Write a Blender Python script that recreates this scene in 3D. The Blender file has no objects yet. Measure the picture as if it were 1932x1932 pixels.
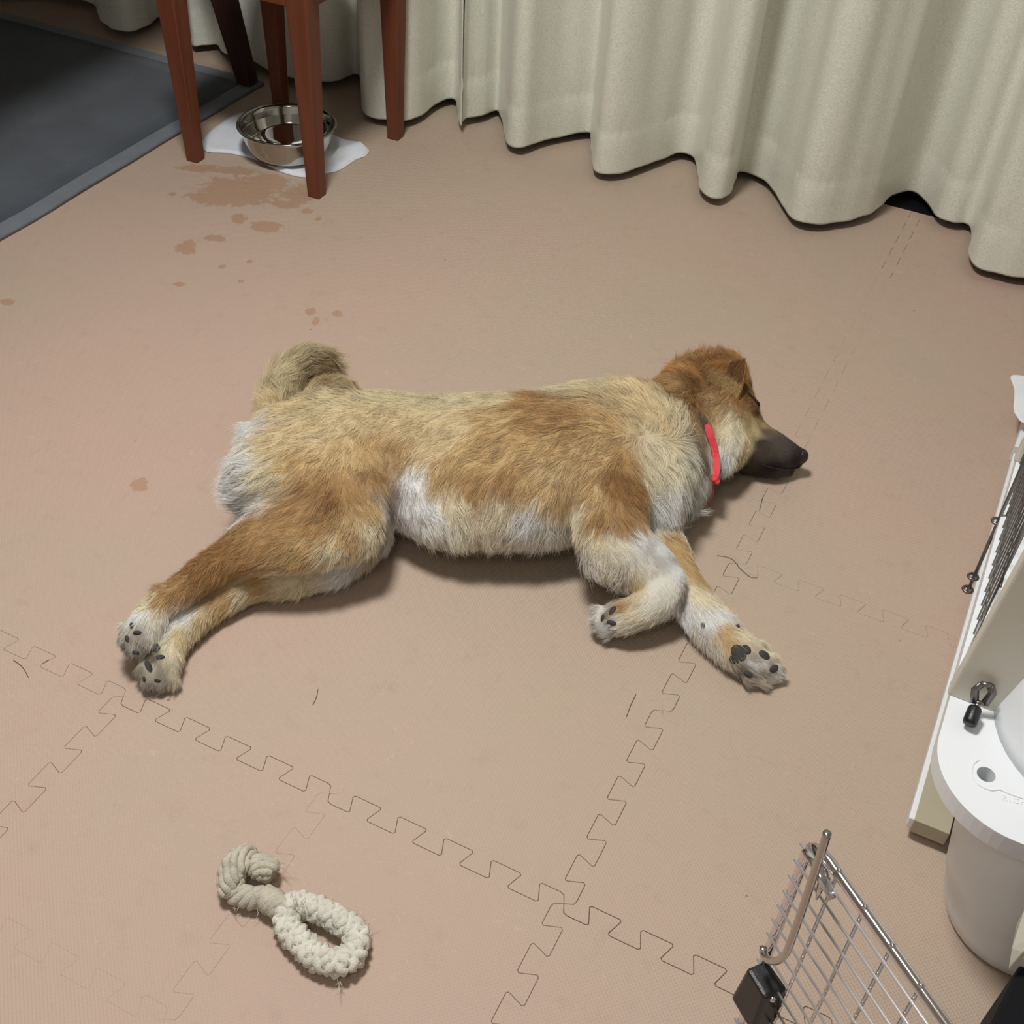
import bpy, bmesh, math, random
import numpy as np
from mathutils import Vector, Matrix
from mathutils.bvhtree import BVHTree

random.seed(7)
rng = np.random.default_rng(7)
PI = math.pi
SC = bpy.context.scene
COL = SC.collection

# ------------------------------------------------------------------ camera
PITCH, ROLL, YAW, FPX = 0.735610315, 0.0633225960, -0.416364335, 2261.56
CAM = np.array([0.200204070, -0.658655869, 1.18679846])
FW = np.array([math.sin(YAW) * math.cos(PITCH), math.cos(YAW) * math.cos(PITCH), -math.sin(PITCH)])
_rt = np.array([math.cos(YAW), -math.sin(YAW), 0.0])
_up = np.cross(_rt, FW)
RT = _rt * math.cos(ROLL) + _up * math.sin(ROLL)
UP = -_rt * math.sin(ROLL) + _up * math.cos(ROLL)
cam_d = bpy.data.cameras.new('camera')
cam_d.sensor_width = 36.0
cam_d.lens = FPX / 1932.0 * 36.0
cam_d.clip_start = 0.02
cam = bpy.data.objects.new('camera', cam_d)
COL.objects.link(cam)
M3 = Matrix((RT, UP, -FW)).transposed()
cam.matrix_world = Matrix.Translation(Vector(CAM)) @ M3.to_4x4()
SC.camera = cam

# ------------------------------------------------------------------ world, lights, exposure
SC.view_settings.view_transform = 'Standard'
SC.view_settings.look = 'None'
SC.view_settings.gamma = 1.0
SC.view_settings.use_curve_mapping = False
SC.view_settings.exposure = 0.0
world = bpy.data.worlds.new('world')
SC.world = world
world.use_nodes = True
world.node_tree.nodes['Background'].inputs[0].default_value = (0.9, 0.95, 1.0, 1)
world.node_tree.nodes['Background'].inputs[1].default_value = 0.02


def area_light(name, loc, size, power, color, target=None):
    d = bpy.data.lights.new(name, 'AREA')
    d.shape = 'DISK'
    d.size = size
    d.energy = power
    d.color = color
    o = bpy.data.objects.new(name, d)
    COL.objects.link(o)
    o.location = loc
    if target is not None:
        v = Vector(target) - Vector(loc)
        o.rotation_euler = v.to_track_quat('-Z', 'Y').to_euler()
    return o


LAMP1 = (-0.58, 0.18, 2.30)
FILL_LAMP = (0.05, -1.15, 2.30)  # added fill lamp that brightens the near floor
area_light('ceiling_lamp_light', LAMP1, 0.42, 43, (1.0, 0.985, 0.955))
area_light('fill_lamp_light_near', FILL_LAMP, 0.42, 3, (0.97, 0.99, 1.0))


# ------------------------------------------------------------------ helpers
def at(x, y, Z=0.0):
    """point of the plane z = Z seen at that place of the photograph"""
    d = FW * FPX + RT * (x - 966.0) - UP * (y - 966.0)
    return CAM + d * (Z - CAM[2]) / d[2]


def ray(x, y):
    d = FW * FPX + RT * (x - 966.0) - UP * (y - 966.0)
    return d / np.linalg.norm(d)


def project(P):
    d = np.asarray(P) - CAM
    z = d @ FW
    return np.stack([966 + FPX * (d @ RT) / z, 966 - FPX * (d @ UP) / z], -1)


def s2l(c):
    return tuple(((v / 255.0) / 12.92 if v / 255.0 <= 0.04045 else ((v / 255.0 + 0.055) / 1.055) ** 2.4) for v in c)


def mat(name, rgb, rough=0.5, metal=0.0, spec=0.5, noise=None, bump=None, sheen=0.0, coat=0.0):
    """rgb are sRGB 0-255; noise=(scale, amount), bump=(scale, distance)"""
    m = bpy.data.materials.new(name)
    m.use_nodes = True
    nt = m.node_tree
    b = nt.nodes['Principled BSDF']
    b.inputs['Roughness'].default_value = rough
    b.inputs['Metallic'].default_value = metal
    b.inputs['Specular IOR Level'].default_value = spec
    b.inputs['Coat Weight'].default_value = coat
    b.inputs['Sheen Weight'].default_value = sheen
    c = s2l(rgb)
    tc = nt.nodes.new('ShaderNodeTexCoord')
    ns = noise or (6.0, 0.06)
    n = nt.nodes.new('ShaderNodeTexNoise')
    n.inputs['Scale'].default_value = ns[0]
    n.inputs['Detail'].default_value = 5
    nt.links.new(tc.outputs['Object'], n.inputs['Vector'])
    mr = nt.nodes.new('ShaderNodeMapRange')
    mr.inputs[1].default_value = 0.3
    mr.inputs[2].default_value = 0.7
    mr.inputs[3].default_value = 1 - ns[1]
    mr.inputs[4].default_value = 1 + ns[1]
    nt.links.new(n.outputs[0], mr.inputs[0])
    mx = nt.nodes.new('ShaderNodeVectorMath')
    mx.operation = 'SCALE'
    mx.inputs[0].default_value = c
    nt.links.new(mr.outputs[0], mx.inputs['Scale'])
    nt.links.new(mx.outputs[0], b.inputs['Base Color'])
    if bump:
        n2 = nt.nodes.new('ShaderNodeTexNoise')
        n2.inputs['Scale'].default_value = bump[0]
        n2.inputs['Detail'].default_value = 4
        nt.links.new(tc.outputs['Object'], n2.inputs['Vector'])
        bp = nt.nodes.new('ShaderNodeBump')
        bp.inputs['Distance'].default_value = bump[1]
        nt.links.new(n2.outputs[0], bp.inputs['Height'])
        nt.links.new(bp.outputs[0], b.inputs['Normal'])
    return m


def mk(name, verts, faces, material, parent=None, smooth=True):
    me = bpy.data.meshes.new(name)
    me.from_pydata([tuple(map(float, v)) for v in verts], [], [tuple(int(i) for i in f) for f in faces])
    me.update()
    if smooth:
        me.polygons.foreach_set('use_smooth', [True] * len(me.polygons))
    if material:
        me.materials.append(material)
    o = bpy.data.objects.new(name, me)
    COL.objects.link(o)
    if parent:
        o.parent = parent
        o.matrix_parent_inverse = Matrix.Identity(4)
    return o


class MB:
    def __init__(self):
        self.v = []
        self.f = []

    def add(self, v, f):
        k = len(self.v)
        self.v += [tuple(map(float, p)) for p in v]
        self.f += [tuple(int(i) + k for i in q) for q in f]

    def build(self, name, material, parent=None, smooth=True, org=None):
        v = self.v
        if org is not None:
            v = [tuple(np.array(p) - np.array(org)) for p in v]
        return mk(name, v, self.f, material, parent, smooth)

    def tube(self, pts, rad, n=10, closed=False, caps=True, flat=1.0, upv=None):
        pts = [np.array(p, float) for p in pts]
        if not hasattr(rad, '__len__'):
            rad = [rad] * len(pts)
        N = len(pts)
        V = []
        prev = None
        for i in range(N):
            if closed:
                t = pts[(i + 1) % N] - pts[i - 1]
            else:
                t = pts[min(i + 1, N - 1)] - pts[max(i - 1, 0)]
            t = t / (np.linalg.norm(t) + 1e-12)
            if prev is None:
                a = np.array([0, 0, 1.0]) if abs(t[2]) < 0.9 else np.array([1.0, 0, 0])
                if upv is not None:
                    a = np.array(upv, float)
            else:
                a = prev
            u = a - t * (a @ t)
            u /= np.linalg.norm(u) + 1e-12
            prev = u
            w = np.cross(t, u)
            for k in range(n):
                th = 2 * PI * k / n
                V.append(pts[i] + rad[i] * (u * math.sin(th) * flat + w * math.cos(th)))
        F = []
        for i in range(N if closed else N - 1):
            j = (i + 1) % N
            for k in range(n):
                l = (k + 1) % n
                F.append((i * n + k, i * n + l, j * n + l, j * n + k))
        if not closed and caps:
            F.append(tuple(range(n))[::-1])
            F.append(tuple((N - 1) * n + k for k in range(n)))
        self.add(V, F)
        return self

    def box(self, lo, hi, rot=None, org=None):
        lo = np.array(lo, float)
        hi = np.array(hi, float)
        c = [(lo[0], lo[1], lo[2]), (hi[0], lo[1], lo[2]), (hi[0], hi[1], lo[2]), (lo[0], hi[1], lo[2]),
             (lo[0], lo[1], hi[2]), (hi[0], lo[1], hi[2]), (hi[0], hi[1], hi[2]), (lo[0], hi[1], hi[2])]
        self.add(c, [(3, 2, 1, 0), (4, 5, 6, 7), (0, 1, 5, 4), (1, 2, 6, 5), (2, 3, 7, 6), (3, 0, 4, 7)])
        return self

    def sphere(self, c, r, nu=14, nv=9, axes=None):
        c = np.array(c, float)
        A = np.eye(3) if axes is None else np.array(axes, float)
        r = np.array(r if hasattr(r, '__len__') else (r, r, r), float)
        V = [c + A.T @ (r * np.array([0, 0, 1.0]))]
        for j in range(1, nv):
            ph = PI * j / nv
            for i in range(nu):
                th = 2 * PI * i / nu
                V.append(c + A.T @ (r * np.array([math.sin(ph) * math.cos(th), math.sin(ph) * math.sin(th), math.cos(ph)])))
        V.append(c + A.T @ (r * np.array([0, 0, -1.0])))
        F = [(0, 1 + i, 1 + (i + 1) % nu) for i in range(nu)]
        for j in range(nv - 2):
            for i in range(nu):
                a = 1 + j * nu + i
                b = 1 + j * nu + (i + 1) % nu
                F.append((a, a + nu, b + nu, b))
        k = len(V) - 1
        s = 1 + (nv - 2) * nu
        F += [(k, s + (i + 1) % nu, s + i) for i in range(nu)]
        self.add(V, F)
        return self


def bevel(o, w, seg=2, ang=30):
    m = o.modifiers.new('bevel', 'BEVEL')
    m.width = w
    m.segments = seg
    m.limit_method = 'ANGLE'
    m.angle_limit = math.radians(ang)
    return o


def empty(name, loc, label=None, cat=None, group=None):
    o = bpy.data.objects.new(name, None)
    COL.objects.link(o)
    o.location = loc
    o.empty_display_size = 0.05
    tag(o, label, cat, group)
    return o


def tag(o, label=None, cat=None, group=None, kind=None):
    if label:
        o['label'] = label
    if cat:
        o['category'] = cat
    if group:
        o['group'] = group
    if kind:
        o['kind'] = kind
    return o


def catmull(P, n=8, closed=False):
    P = [np.array(p, float) for p in P]
    N = len(P)
    out = []
    for i in range(N if closed else N - 1):
        if closed:
            a, b, c, d = P[i - 1], P[i], P[(i + 1) % N], P[(i + 2) % N]
        else:
            a, b, c, d = P[max(i - 1, 0)], P[i], P[i + 1], P[min(i + 2, N - 1)]
        for k in range(n):
            t = k / n
            out.append(0.5 * ((2 * b) + (-a + c) * t + (2 * a - 5 * b + 4 * c - d) * t * t + (-a + 3 * b - 3 * c + d) * t ** 3))
    if not closed:
        out.append(P[-1])
    return out


def resample(P, step):
    P = np.array(P)
    s = np.concatenate([[0], np.cumsum(np.linalg.norm(np.diff(P, axis=0), axis=1))])
    t = np.linspace(0, s[-1], max(2, int(s[-1] / step)))
    return np.stack([np.interp(t, s, P[:, k]) for k in range(P.shape[1])], -1)


# ------------------------------------------------------------------ floor: interlocking foam mats
def floor_material():
    m = bpy.data.materials.new('foam_mat')
    m.use_nodes = True
    nt = m.node_tree
    N, L = nt.nodes, nt.links
    b = N['Principled BSDF']
    b.inputs['Roughness'].default_value = 0.62
    b.inputs['Specular IOR Level'].default_value = 0.35
    tc = N.new('ShaderNodeTexCoord')
    sep = N.new('ShaderNodeSeparateXYZ')
    L.new(tc.outputs['Object'], sep.inputs[0])

    def math_(op, a, bb=None, c=None, clamp=False):
        n = N.new('ShaderNodeMath')
        n.operation = op
        n.use_clamp = clamp
        for i, v in enumerate((a, bb, c)):
            if v is None:
                continue
            if isinstance(v, (int, float)):
                n.inputs[i].default_value = v
            else:
                L.new(v, n.inputs[i])
        return n.outputs[0]

    def noise(scale, detail=4, rough=0.5, vec=None, dist=0.0):
        n = N.new('ShaderNodeTexNoise')
        n.inputs['Scale'].default_value = scale
        n.inputs['Detail'].default_value = detail
        n.inputs['Roughness'].default_value = rough
        n.inputs['Distortion'].default_value = dist
        L.new(vec or tc.outputs['Object'], n.inputs['Vector'])
        return n

    def mixc(f, a, bb):
        n = N.new('ShaderNodeMix')
        n.data_type = 'RGBA'
        L.new(f, n.inputs[0]) if not isinstance(f, float) else None
        for i, v in ((6, a), (7, bb)):
            if isinstance(v, tuple):
                n.inputs[i].default_value = (*v, 1)
            else:
                L.new(v, n.inputs[i])
        return n.outputs[2]

    def mr(v, a, bb, c=0.0, d=1.0):
        n = N.new('ShaderNodeMapRange')
        n.inputs[1].default_value = a
        n.inputs[2].default_value = bb
        n.inputs[3].default_value = c
        n.inputs[4].default_value = d
        L.new(v, n.inputs[0])
        return n.outputs[0]

    base = mixc(mr(noise(2.3, 5, 0.6).outputs[0], 0.35, 0.65), s2l((185, 163, 146)), s2l((179, 164, 145)))
    base = mixc(mr(noise(0.9, 3).outputs[0], 0.4, 0.65, 0, 0.6), base, s2l((194, 163, 151)))
    base = mixc(mr(noise(26, 6, 0.65).outputs[0], 0.56, 0.75, 0, 0.35), base, s2l((168, 144, 128)))
    # scuffs
    base = mixc(mr(noise(60, 3, 0.6, None, 1.5).outputs[0], 0.66, 0.72, 0, 0.30), base, s2l((206, 184, 170)))
    # wet patches near the bowl, each with its own ragged outline
    nz = noise(46, 6, 0.75)
    dist = math_('MULTIPLY', math_('SUBTRACT', nz.outputs[0], 0.5), 3.0)
    BL = [(455, 360, .085, .045), (405, 372, .055, .022), (505, 345, .05, .03), (380, 318, .05, .012), (440, 322, .06, .012), (570, 365, .035, .03), (540, 385, .03, .014),
          (503, 428, .034, .015), (452, 412, .016, .014), (403, 449, .022, .009), (352, 466, .020, .019), (340, 536, .010, .005),
          (420, 503, .007, .005), (470, 494, .007, .005), (325, 366, .008, .005), (580, 398, .012, .008), (586, 588, .010, .008),
          (636, 592, .010, .008), (595, 606, .006, .009), (15, 570, .014, .006), (262, 915, .014, .012), (455, 530, .006, .004), (600, 413, .006, .005)]
    tot = None
    for (px, py, rx, ry) in BL:
        p = at(px, py)
        c, s = math.cos(-YAW), math.sin(-YAW)
        dx = math_('SUBTRACT', sep.outputs[0], float(p[0]))
        dy = math_('SUBTRACT', sep.outputs[1], float(p[1]))
        u = math_('MULTIPLY', math_('ADD', math_('MULTIPLY', dx, c), math_('MULTIPLY', dy, s)), 1 / rx)
        v = math_('MULTIPLY', math_('SUBTRACT', math_('MULTIPLY', dy, c), math_('MULTIPLY', dx, s)), 1 / (ry * 1.5))
        d = math_('SQRT', math_('ADD', math_('MULTIPLY', u, u), math_('MULTIPLY', v, v)))
        k = math_('SUBTRACT', 1.0, d)
        tot = k if tot is None else math_('MAXIMUM', tot, k)
    wet = mr(math_('ADD', tot, dist), 0.02, 0.10, 0, 0.62)
    base = mixc(wet, base, s2l((170, 132, 104)))
    # specks of grit
    vo = N.new('ShaderNodeTexVoronoi')
    vo.inputs['Scale'].default_value = 11
    L.new(tc.outputs['Object'], vo.inputs['Vector'])
    sepc = N.new('ShaderNodeSeparateColor')
    L.new(vo.outputs['Color'], sepc.inputs[0])
    speck = math_('MULTIPLY', math_('LESS_THAN', vo.outputs['Distance'], 0.022), math_('GREATER_THAN', sepc.outputs[0], 0.62))
    base = mixc(math_('MULTIPLY', speck, 0.6), base, s2l((96, 72, 60)))
    L.new(base, b.inputs['Base Color'])
    L.new(mr(wet, 0, 0.7, 0.6, 0.4), b.inputs['Roughness'])
    # embossed weave of the foam skin
    k = 2 * PI / 0.0052
    sx = math_('SINE', math_('MULTIPLY', sep.outputs[0], k))
    sy = math_('SINE', math_('MULTIPLY', sep.outputs[1], k))
    wv = math_('ADD', math_('MULTIPLY', sx, sy), math_('MULTIPLY', math_('ABSOLUTE', sx), 0.5))
    bp = N.new('ShaderNodeBump')
    bp.inputs['Distance'].default_value = 0.00030
    bp.inputs['Strength'].default_value = 0.7
    L.new(wv, bp.inputs['Height'])
    bp2 = N.new('ShaderNodeBump')
    bp2.inputs['Distance'].default_value = 0.0012
    bp2.inputs['Strength'].default_value = 0.5
    L.new(noise(55, 4).outputs[0], bp2.inputs['Height'])
    L.new(bp.outputs[0], bp2.inputs['Normal'])
    L.new(bp2.outputs[0], b.inputs['Normal'])
    return m


M_FLOOR = floor_material()
M_GAP = mat('mat_gap', (70, 50, 42), 0.9)


def edge_profile():
    """interlocking edge from (0,0) to (1,0); +n is one side, -n the other"""
    a, h = 0.038, 0.0625
    P = [(0, 0), (0.014, a * 0.85), (0.030, a)]
    downs = [0.05, 0.25, 0.45, 0.65, 0.85]
    for i, c in enumerate(downs):
        # leave the + tip
        P.append((c + h - 0.008, a))
        P.append((c + h - 0.001, a * 0.8))
        u = c + 0.1
        P.append((u - h + 0.001, -a * 0.8))
        P.append((u - h + 0.008, -a))
        if i < 4:
            P.append((u + h - 0.008, -a))
            P.append((u + h - 0.001, -a * 0.8))
            d = downs[i + 1]
            P.append((d - h + 0.001, a * 0.8))
            P.append((d - h + 0.008, a))
    P += [(0.970, -a), (0.986, -a * 0.85)]
    return P


S = 0.30
EP = edge_profile()


def build_floor():
    mb = MB()
    xs = range(-13, 8)
    ys = range(-8, 6)
    gapx, gapy = {}, {}

    def gap(i, j, kind):
        key = (i, j, kind)
        if key not in gapx:
            rnd = random.Random(i * 131 + j * 17 + kind * 7)
            y = j * S
            # how tightly each pair of mats is pushed together
            if kind == 0:
                f = {0: 1.0, 2: 0.35 if i >= 0 else 0.05, 1: 0.06 if i >= 0 else 0.02, -1: 0.08}.get(j, 0.02)
                if j == 0 and i < -2:
                    f = 0.45
            else:
                f = 0.02
                if i == 0:
                    f = {-2: .5, -1: .7, 0: 1.0, 1: .8, 2: .6, 3: .2, 4: .12, 5: .9}.get(j, 0.3)
                if i == -2:
                    f = 0.45 if j == -1 else 0.05
                if i == -1 and j == -1:
                    f = 0.15
            g = 0.00030 * f * rnd.uniform(0.7, 1.3)
            gapx[key] = g
        return gapx[key]

    for i in xs:
        for j in ys:
            x0, y0 = i * S, j * S
            poly, nrm = [], []

            def add_edge(ax, ay, dx, dy, g, forward):
                # profile offset: + is to the right of the direction of travel along +x / +y edges
                nx, ny = dy, -dx
                seq = EP if forward else [(t, n) for t, n in reversed(EP + [(1.0, 0.0)])][:-1]
                for t, n in seq:
                    poly.append((ax + dx * t * S + nx * n * S, ay + dy * t * S + ny * n * S))
                    nrm.append(g)

            flat_top = (j == 5)
            add_edge(x0, y0, 1, 0, gap(i, j, 0), True)            # bottom, travelling +x
            add_edge(x0 + S, y0, 0, 1, gap(i + 1, j, 1), True)    # right, travelling +y
            if flat_top:
                poly.append((x0 + S, y0 + S))
                nrm.append(0.0001)
            else:
                add_edge(x0, y0 + S, 1, 0, gap(i, j + 1, 0), False)   # top, travelling -x
            if flat_top:
                # left edge, travelling -y
                pass
            add_edge(x0, y0, 0, 1, gap(i, j, 1), False)
            P = np.array(poly)
            nxt = np.roll(P, -1, 0)
            prv = np.roll(P, 1, 0)
            e1 = (P - prv) / (np.linalg.norm(P - prv, axis=1)[:, None] + 1e-9)
            e2 = (nxt - P) / (np.linalg.norm(nxt - P, axis=1)[:, None] + 1e-9)
            t = e1 + e2
            t /= np.linalg.norm(t, axis=1)[:, None] + 1e-9
            inn = np.stack([-t[:, 1], t[:, 0]], -1)
            g = np.array(nrm)[:, None]
            Q = P + inn * g
            Q2 = P + inn * (g + np.minimum(0.0004, g * 2.0))
            dz = random.uniform(-0.00004, 0.00004)
            n = len(Q)
            V = [(q[0], q[1], dz) for q in Q2] + [(q[0], q[1], dz - 0.0005) for q in Q] + [(q[0], q[1], -0.008) for q in Q]
            F = [tuple(range(n))]
            for k in range(n):
                l = (k + 1) % n
                F.append((n + k, n + l, l, k))
                F.append((2 * n + k, 2 * n + l, n + l, n + k))
            mb.add(V, F)
    o = mb.build('floor', M_FLOOR, smooth=False)
    k = len(mb.f)
    me = o.data
    me.materials.append(M_GAP)
    # sub-floor sheet under the mats
    bm = bmesh.new()
    bm.from_mesh(me)
    vs = [bm.verts.new(p) for p in ((-3.9, -2.4, -0.009), (2.4, -2.4, -0.009), (2.4, 1.8, -0.009), (-3.9, 1.8, -0.009))]
    f = bm.faces.new(vs)
    f.material_index = 1
    bm.to_mesh(me)
    bm.free()
    tag(o, kind='structure')
    return o


build_floor()

# ------------------------------------------------------------------ room shell
M_WALL = mat('wall_paper', (226, 226, 222), 0.9, bump=(180, 0.0006))
M_BLACK = mat('black_rail', (22, 22, 24), 0.45)
X0, X1, Y0, Y1, H = -3.85, 2.35, -2.38, 2.06, 2.42


def struct_box(name, lo, hi, m):
    o = MB().box(lo, hi).build(name, m, smooth=False)
    tag(o, kind='structure')
    return o


struct_box('wall_back', (X0, Y1, -0.02), (X1, Y1 + 0.05, H), M_WALL)
struct_box('wall_front', (X0, Y0 - 0.05, -0.02), (X1, Y0, H), M_WALL)
struct_box('wall_left', (X0 - 0.05, Y0 - 0.05, -0.02), (X0, Y1 + 0.05, H), M_WALL)
struct_box('wall_right', (X1, Y0 - 0.05, -0.02), (X1 + 0.05, Y1 + 0.05, H), M_WALL)
struct_box('ceiling', (X0, Y0, H), (X1, Y1, H + 0.05), mat('ceiling_white', (232, 230, 224), 0.9))
tr = struct_box('trim_1', (X0, 1.802, -0.02), (X1, 2.058, -0.004), M_BLACK)

# round shades for the main ceiling lamp and the added fill lamp
M_SHADE = bpy.data.materials.new('lamp_shade_glow')
M_SHADE.use_nodes = True
_b = M_SHADE.node_tree.nodes['Principled BSDF']
_b.inputs['Base Color'].default_value = (0.9, 0.9, 0.88, 1)
_b.inputs['Emission Color'].default_value = (1.0, 0.97, 0.93, 1)
_b.inputs['Emission Strength'].default_value = 3.0


def ceiling_or_fill_lamp(loc, label):
    e = empty('ceiling_or_fill_lamp', (loc[0], loc[1], H), label, 'lamp')
    mb = MB()
    mb.sphere((0, 0, -0.052), (0.24, 0.24, 0.045), 32, 12)
    mb.build('lamp_shade', M_SHADE, e)
    mb = MB()
    mb.tube([(0, 0, -0.012), (0, 0, 0.0)], 0.15, 32)
    mb.build('lamp_base', M_WALL, e, smooth=False)


ceiling_or_fill_lamp(LAMP1, 'round glowing ceiling lamp above the sleeping dog')
ceiling_or_fill_lamp(FILL_LAMP, 'round glowing fill lamp added behind the camera')


# ------------------------------------------------------------------ curtains
def curtain_material():
    m = bpy.data.materials.new('curtain_cloth')
    m.use_nodes = True
    nt = m.node_tree
    N, L = nt.nodes, nt.links
    b = N['Principled BSDF']
    b.inputs['Roughness'].default_value = 0.38
    b.inputs['Specular IOR Level'].default_value = 0.6
    b.inputs['Sheen Weight'].default_value = 0.1
    tc = N.new('ShaderNodeTexCoord')
    mp = N.new('ShaderNodeMapping')
    mp.inputs['Scale'].default_value = (260, 260, 700)
    L.new(tc.outputs['Object'], mp.inputs[0])
    n = N.new('ShaderNodeTexNoise')
    n.inputs['Scale'].default_value = 1.0
    n.inputs['Detail'].default_value = 3
    L.new(mp.outputs[0], n.inputs['Vector'])
    cr = N.new('ShaderNodeValToRGB')
    cr.color_ramp.elements[0].position = 0.3
    cr.color_ramp.elements[0].color = (*s2l((206, 207, 194)), 1)
    cr.color_ramp.elements[1].position = 0.7
    cr.color_ramp.elements[1].color = (*s2l((237, 239, 228)), 1)
    L.new(n.outputs[0], cr.inputs[0])
    L.new(cr.outputs[0], b.inputs['Base Color'])
    bp = N.new('ShaderNodeBump')
    bp.inputs['Distance'].default_value = 0.0006
    bp.inputs['Strength'].default_value = 0.5
    L.new(n.outputs[0], bp.inputs['Height'])
    L.new(bp.outputs[0], b.inputs['Normal'])
    return m


M_CURT = curtain_material()
HEMZ = 0.021


def make_curtain(name, pix, extra_l, extra_r, label):
    P = [tuple(at(x, y, HEMZ)[:2]) for x, y in pix]
    P = list(extra_l) + P + list(extra_r)
    C = np.array([c[:2] for c in catmull(P, 10)])
    C[:, 1] = np.minimum(C[:, 1], 1.93)
    C = resample(C, 0.006)
    s = np.concatenate([[0], np.cumsum(np.linalg.norm(np.diff(C, axis=0), axis=1))])
    T = np.gradient(C, axis=0)
    T /= np.linalg.norm(T, axis=1)[:, None] + 1e-9
    Nn = np.stack([T[:, 1], -T[:, 0]], -1)     # towards the room
    zs = [0.0, 0.004, 0.02, 0.05, 0.075, 0.084, 0.090, 0.096, 0.11, 0.15, 0.2, 0.26, 0.33, 0.42, 0.52, 0.64, 0.8, 1.0, 1.25, 1.5, 1.8, 2.1, 2.28]
    V = []
    mean_y = 1.715
    for z in zs:
        hz = HEMZ + z
        flat = 1.0 - 0.10 * min(1, z / 2.2)
        off = (0.0016 * np.sin(s * 88 + z * 1.2 + 2 * np.sin(s * 11)) + 0.0048 * np.sin(s * 37 + 1.3 - z * 0.8 + 1.5 * np.sin(s * 7))) * min(1.0, 0.35 + z * 2)
        if z < 0.088:
            off = off + 0.0004
        pk = 0.0
        if 0.080 < z < 0.10:
            pk = -0.0004 - 0.0011 * (np.sin(s * 29) > 0.2) * (1 + np.sin(s * 330))
        off = off + pk
        edge = 0.0012 * np.sin(s * 41) + 0.0008 * np.sin(s * 97) if z < 0.03 else 0.0
        xy = C + Nn * np.asarray(off)[:, None]
        yy = mean_y + (xy[:, 1] - mean_y) * flat
        for k in range(len(C)):
            V.append((xy[k, 0], yy[k], hz + (edge[k] if hasattr(edge, '__len__') else 0)))
    n = len(C)
    F = []
    for r_ in range(len(zs) - 1):
        for k in range(n - 1):
            F.append((r_ * n + k, r_ * n + k + 1, (r_ + 1) * n + k + 1, (r_ + 1) * n + k))
    o = mk(name, V, F, M_CURT)
    md = o.modifiers.new('solid', 'SOLIDIFY')
    md.thickness = 0.0018
    md.offset = -1
    tag(o, label, 'curtain')
    return o


LP = [(150, 0), (178, 10), (195, 44), (235, 60), (275, 50), (305, 28), (330, 24), (352, 40), (362, 84), (385, 86), (409, 84), (420, 96), (445, 108),
      (480, 118), (520, 138), (560, 150), (600, 153), (640, 150), (672, 141), (681, 160), (684, 205), (706, 222), (758, 229), (790, 219), (823, 196), (855, 188), (862, 205), (866, 226), (871, 238)]
RP = [(870, 231), (876, 225), (884, 223), (913, 218), (938, 207), (947, 225), (950, 250), (959, 271), (985, 279), (1023, 266), (1069, 256), (1110, 250), (1116, 262), (1115, 300), (1122, 321), (1153, 328),
      (1198, 320), (1250, 298), (1283, 290), (1308, 297), (1316, 320), (1317, 350), (1330, 367), (1358, 374), (1379, 362), (1389, 340), (1394, 325), (1419, 327), (1445, 342), (1463, 366), (1486, 403), (1516, 421),
      (1568, 421), (1620, 411), (1659, 392), (1685, 367), (1717, 362), (1743, 376), (1769, 408), (1795, 420), (1824, 423), (1832, 445), (1828, 478), (1840, 500), (1879, 515), (1931, 526)]
make_curtain('curtain', LP, [(-3.4, 1.70), (-3.3, 1.64), (-3.18, 1.72), (-3.05, 1.63), (-2.9, 1.73), (-2.75, 1.64), (-2.6, 1.74), (-2.45, 1.65), (-2.3, 1.74)], [], 'left beige curtain hanging behind the wooden chair and grey rug')
make_curtain('curtain', RP, [], [(0.36, 1.64), (0.45, 1.73), (0.56, 1.63), (0.68, 1.72), (0.8, 1.62), (0.95, 1.72), (1.1, 1.63), (1.3, 1.73), (1.5, 1.64), (1.7, 1.7)], 'wide beige curtain panel in deep folds behind the dog, right of the chair')

# curtain rail high on the wall
rl = MB().box((-3.5, 1.66, 2.31), (1.9, 1.76, 2.34)).build('curtain_rail', M_WALL, smooth=False)
tag(rl, 'white curtain rail above both beige curtains', 'curtain rail')

# ------------------------------------------------------------------ grey rug
M_RUG = mat('rug_pile', (74, 81, 90), 0.95, noise=(9, 0.16), bump=(500, 0.002), sheen=0.2)
M_RUGB = mat('rug_border', (112, 118, 128), 0.95, noise=(20, 0.07), bump=(700, 0.0012), sheen=0.2)


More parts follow.
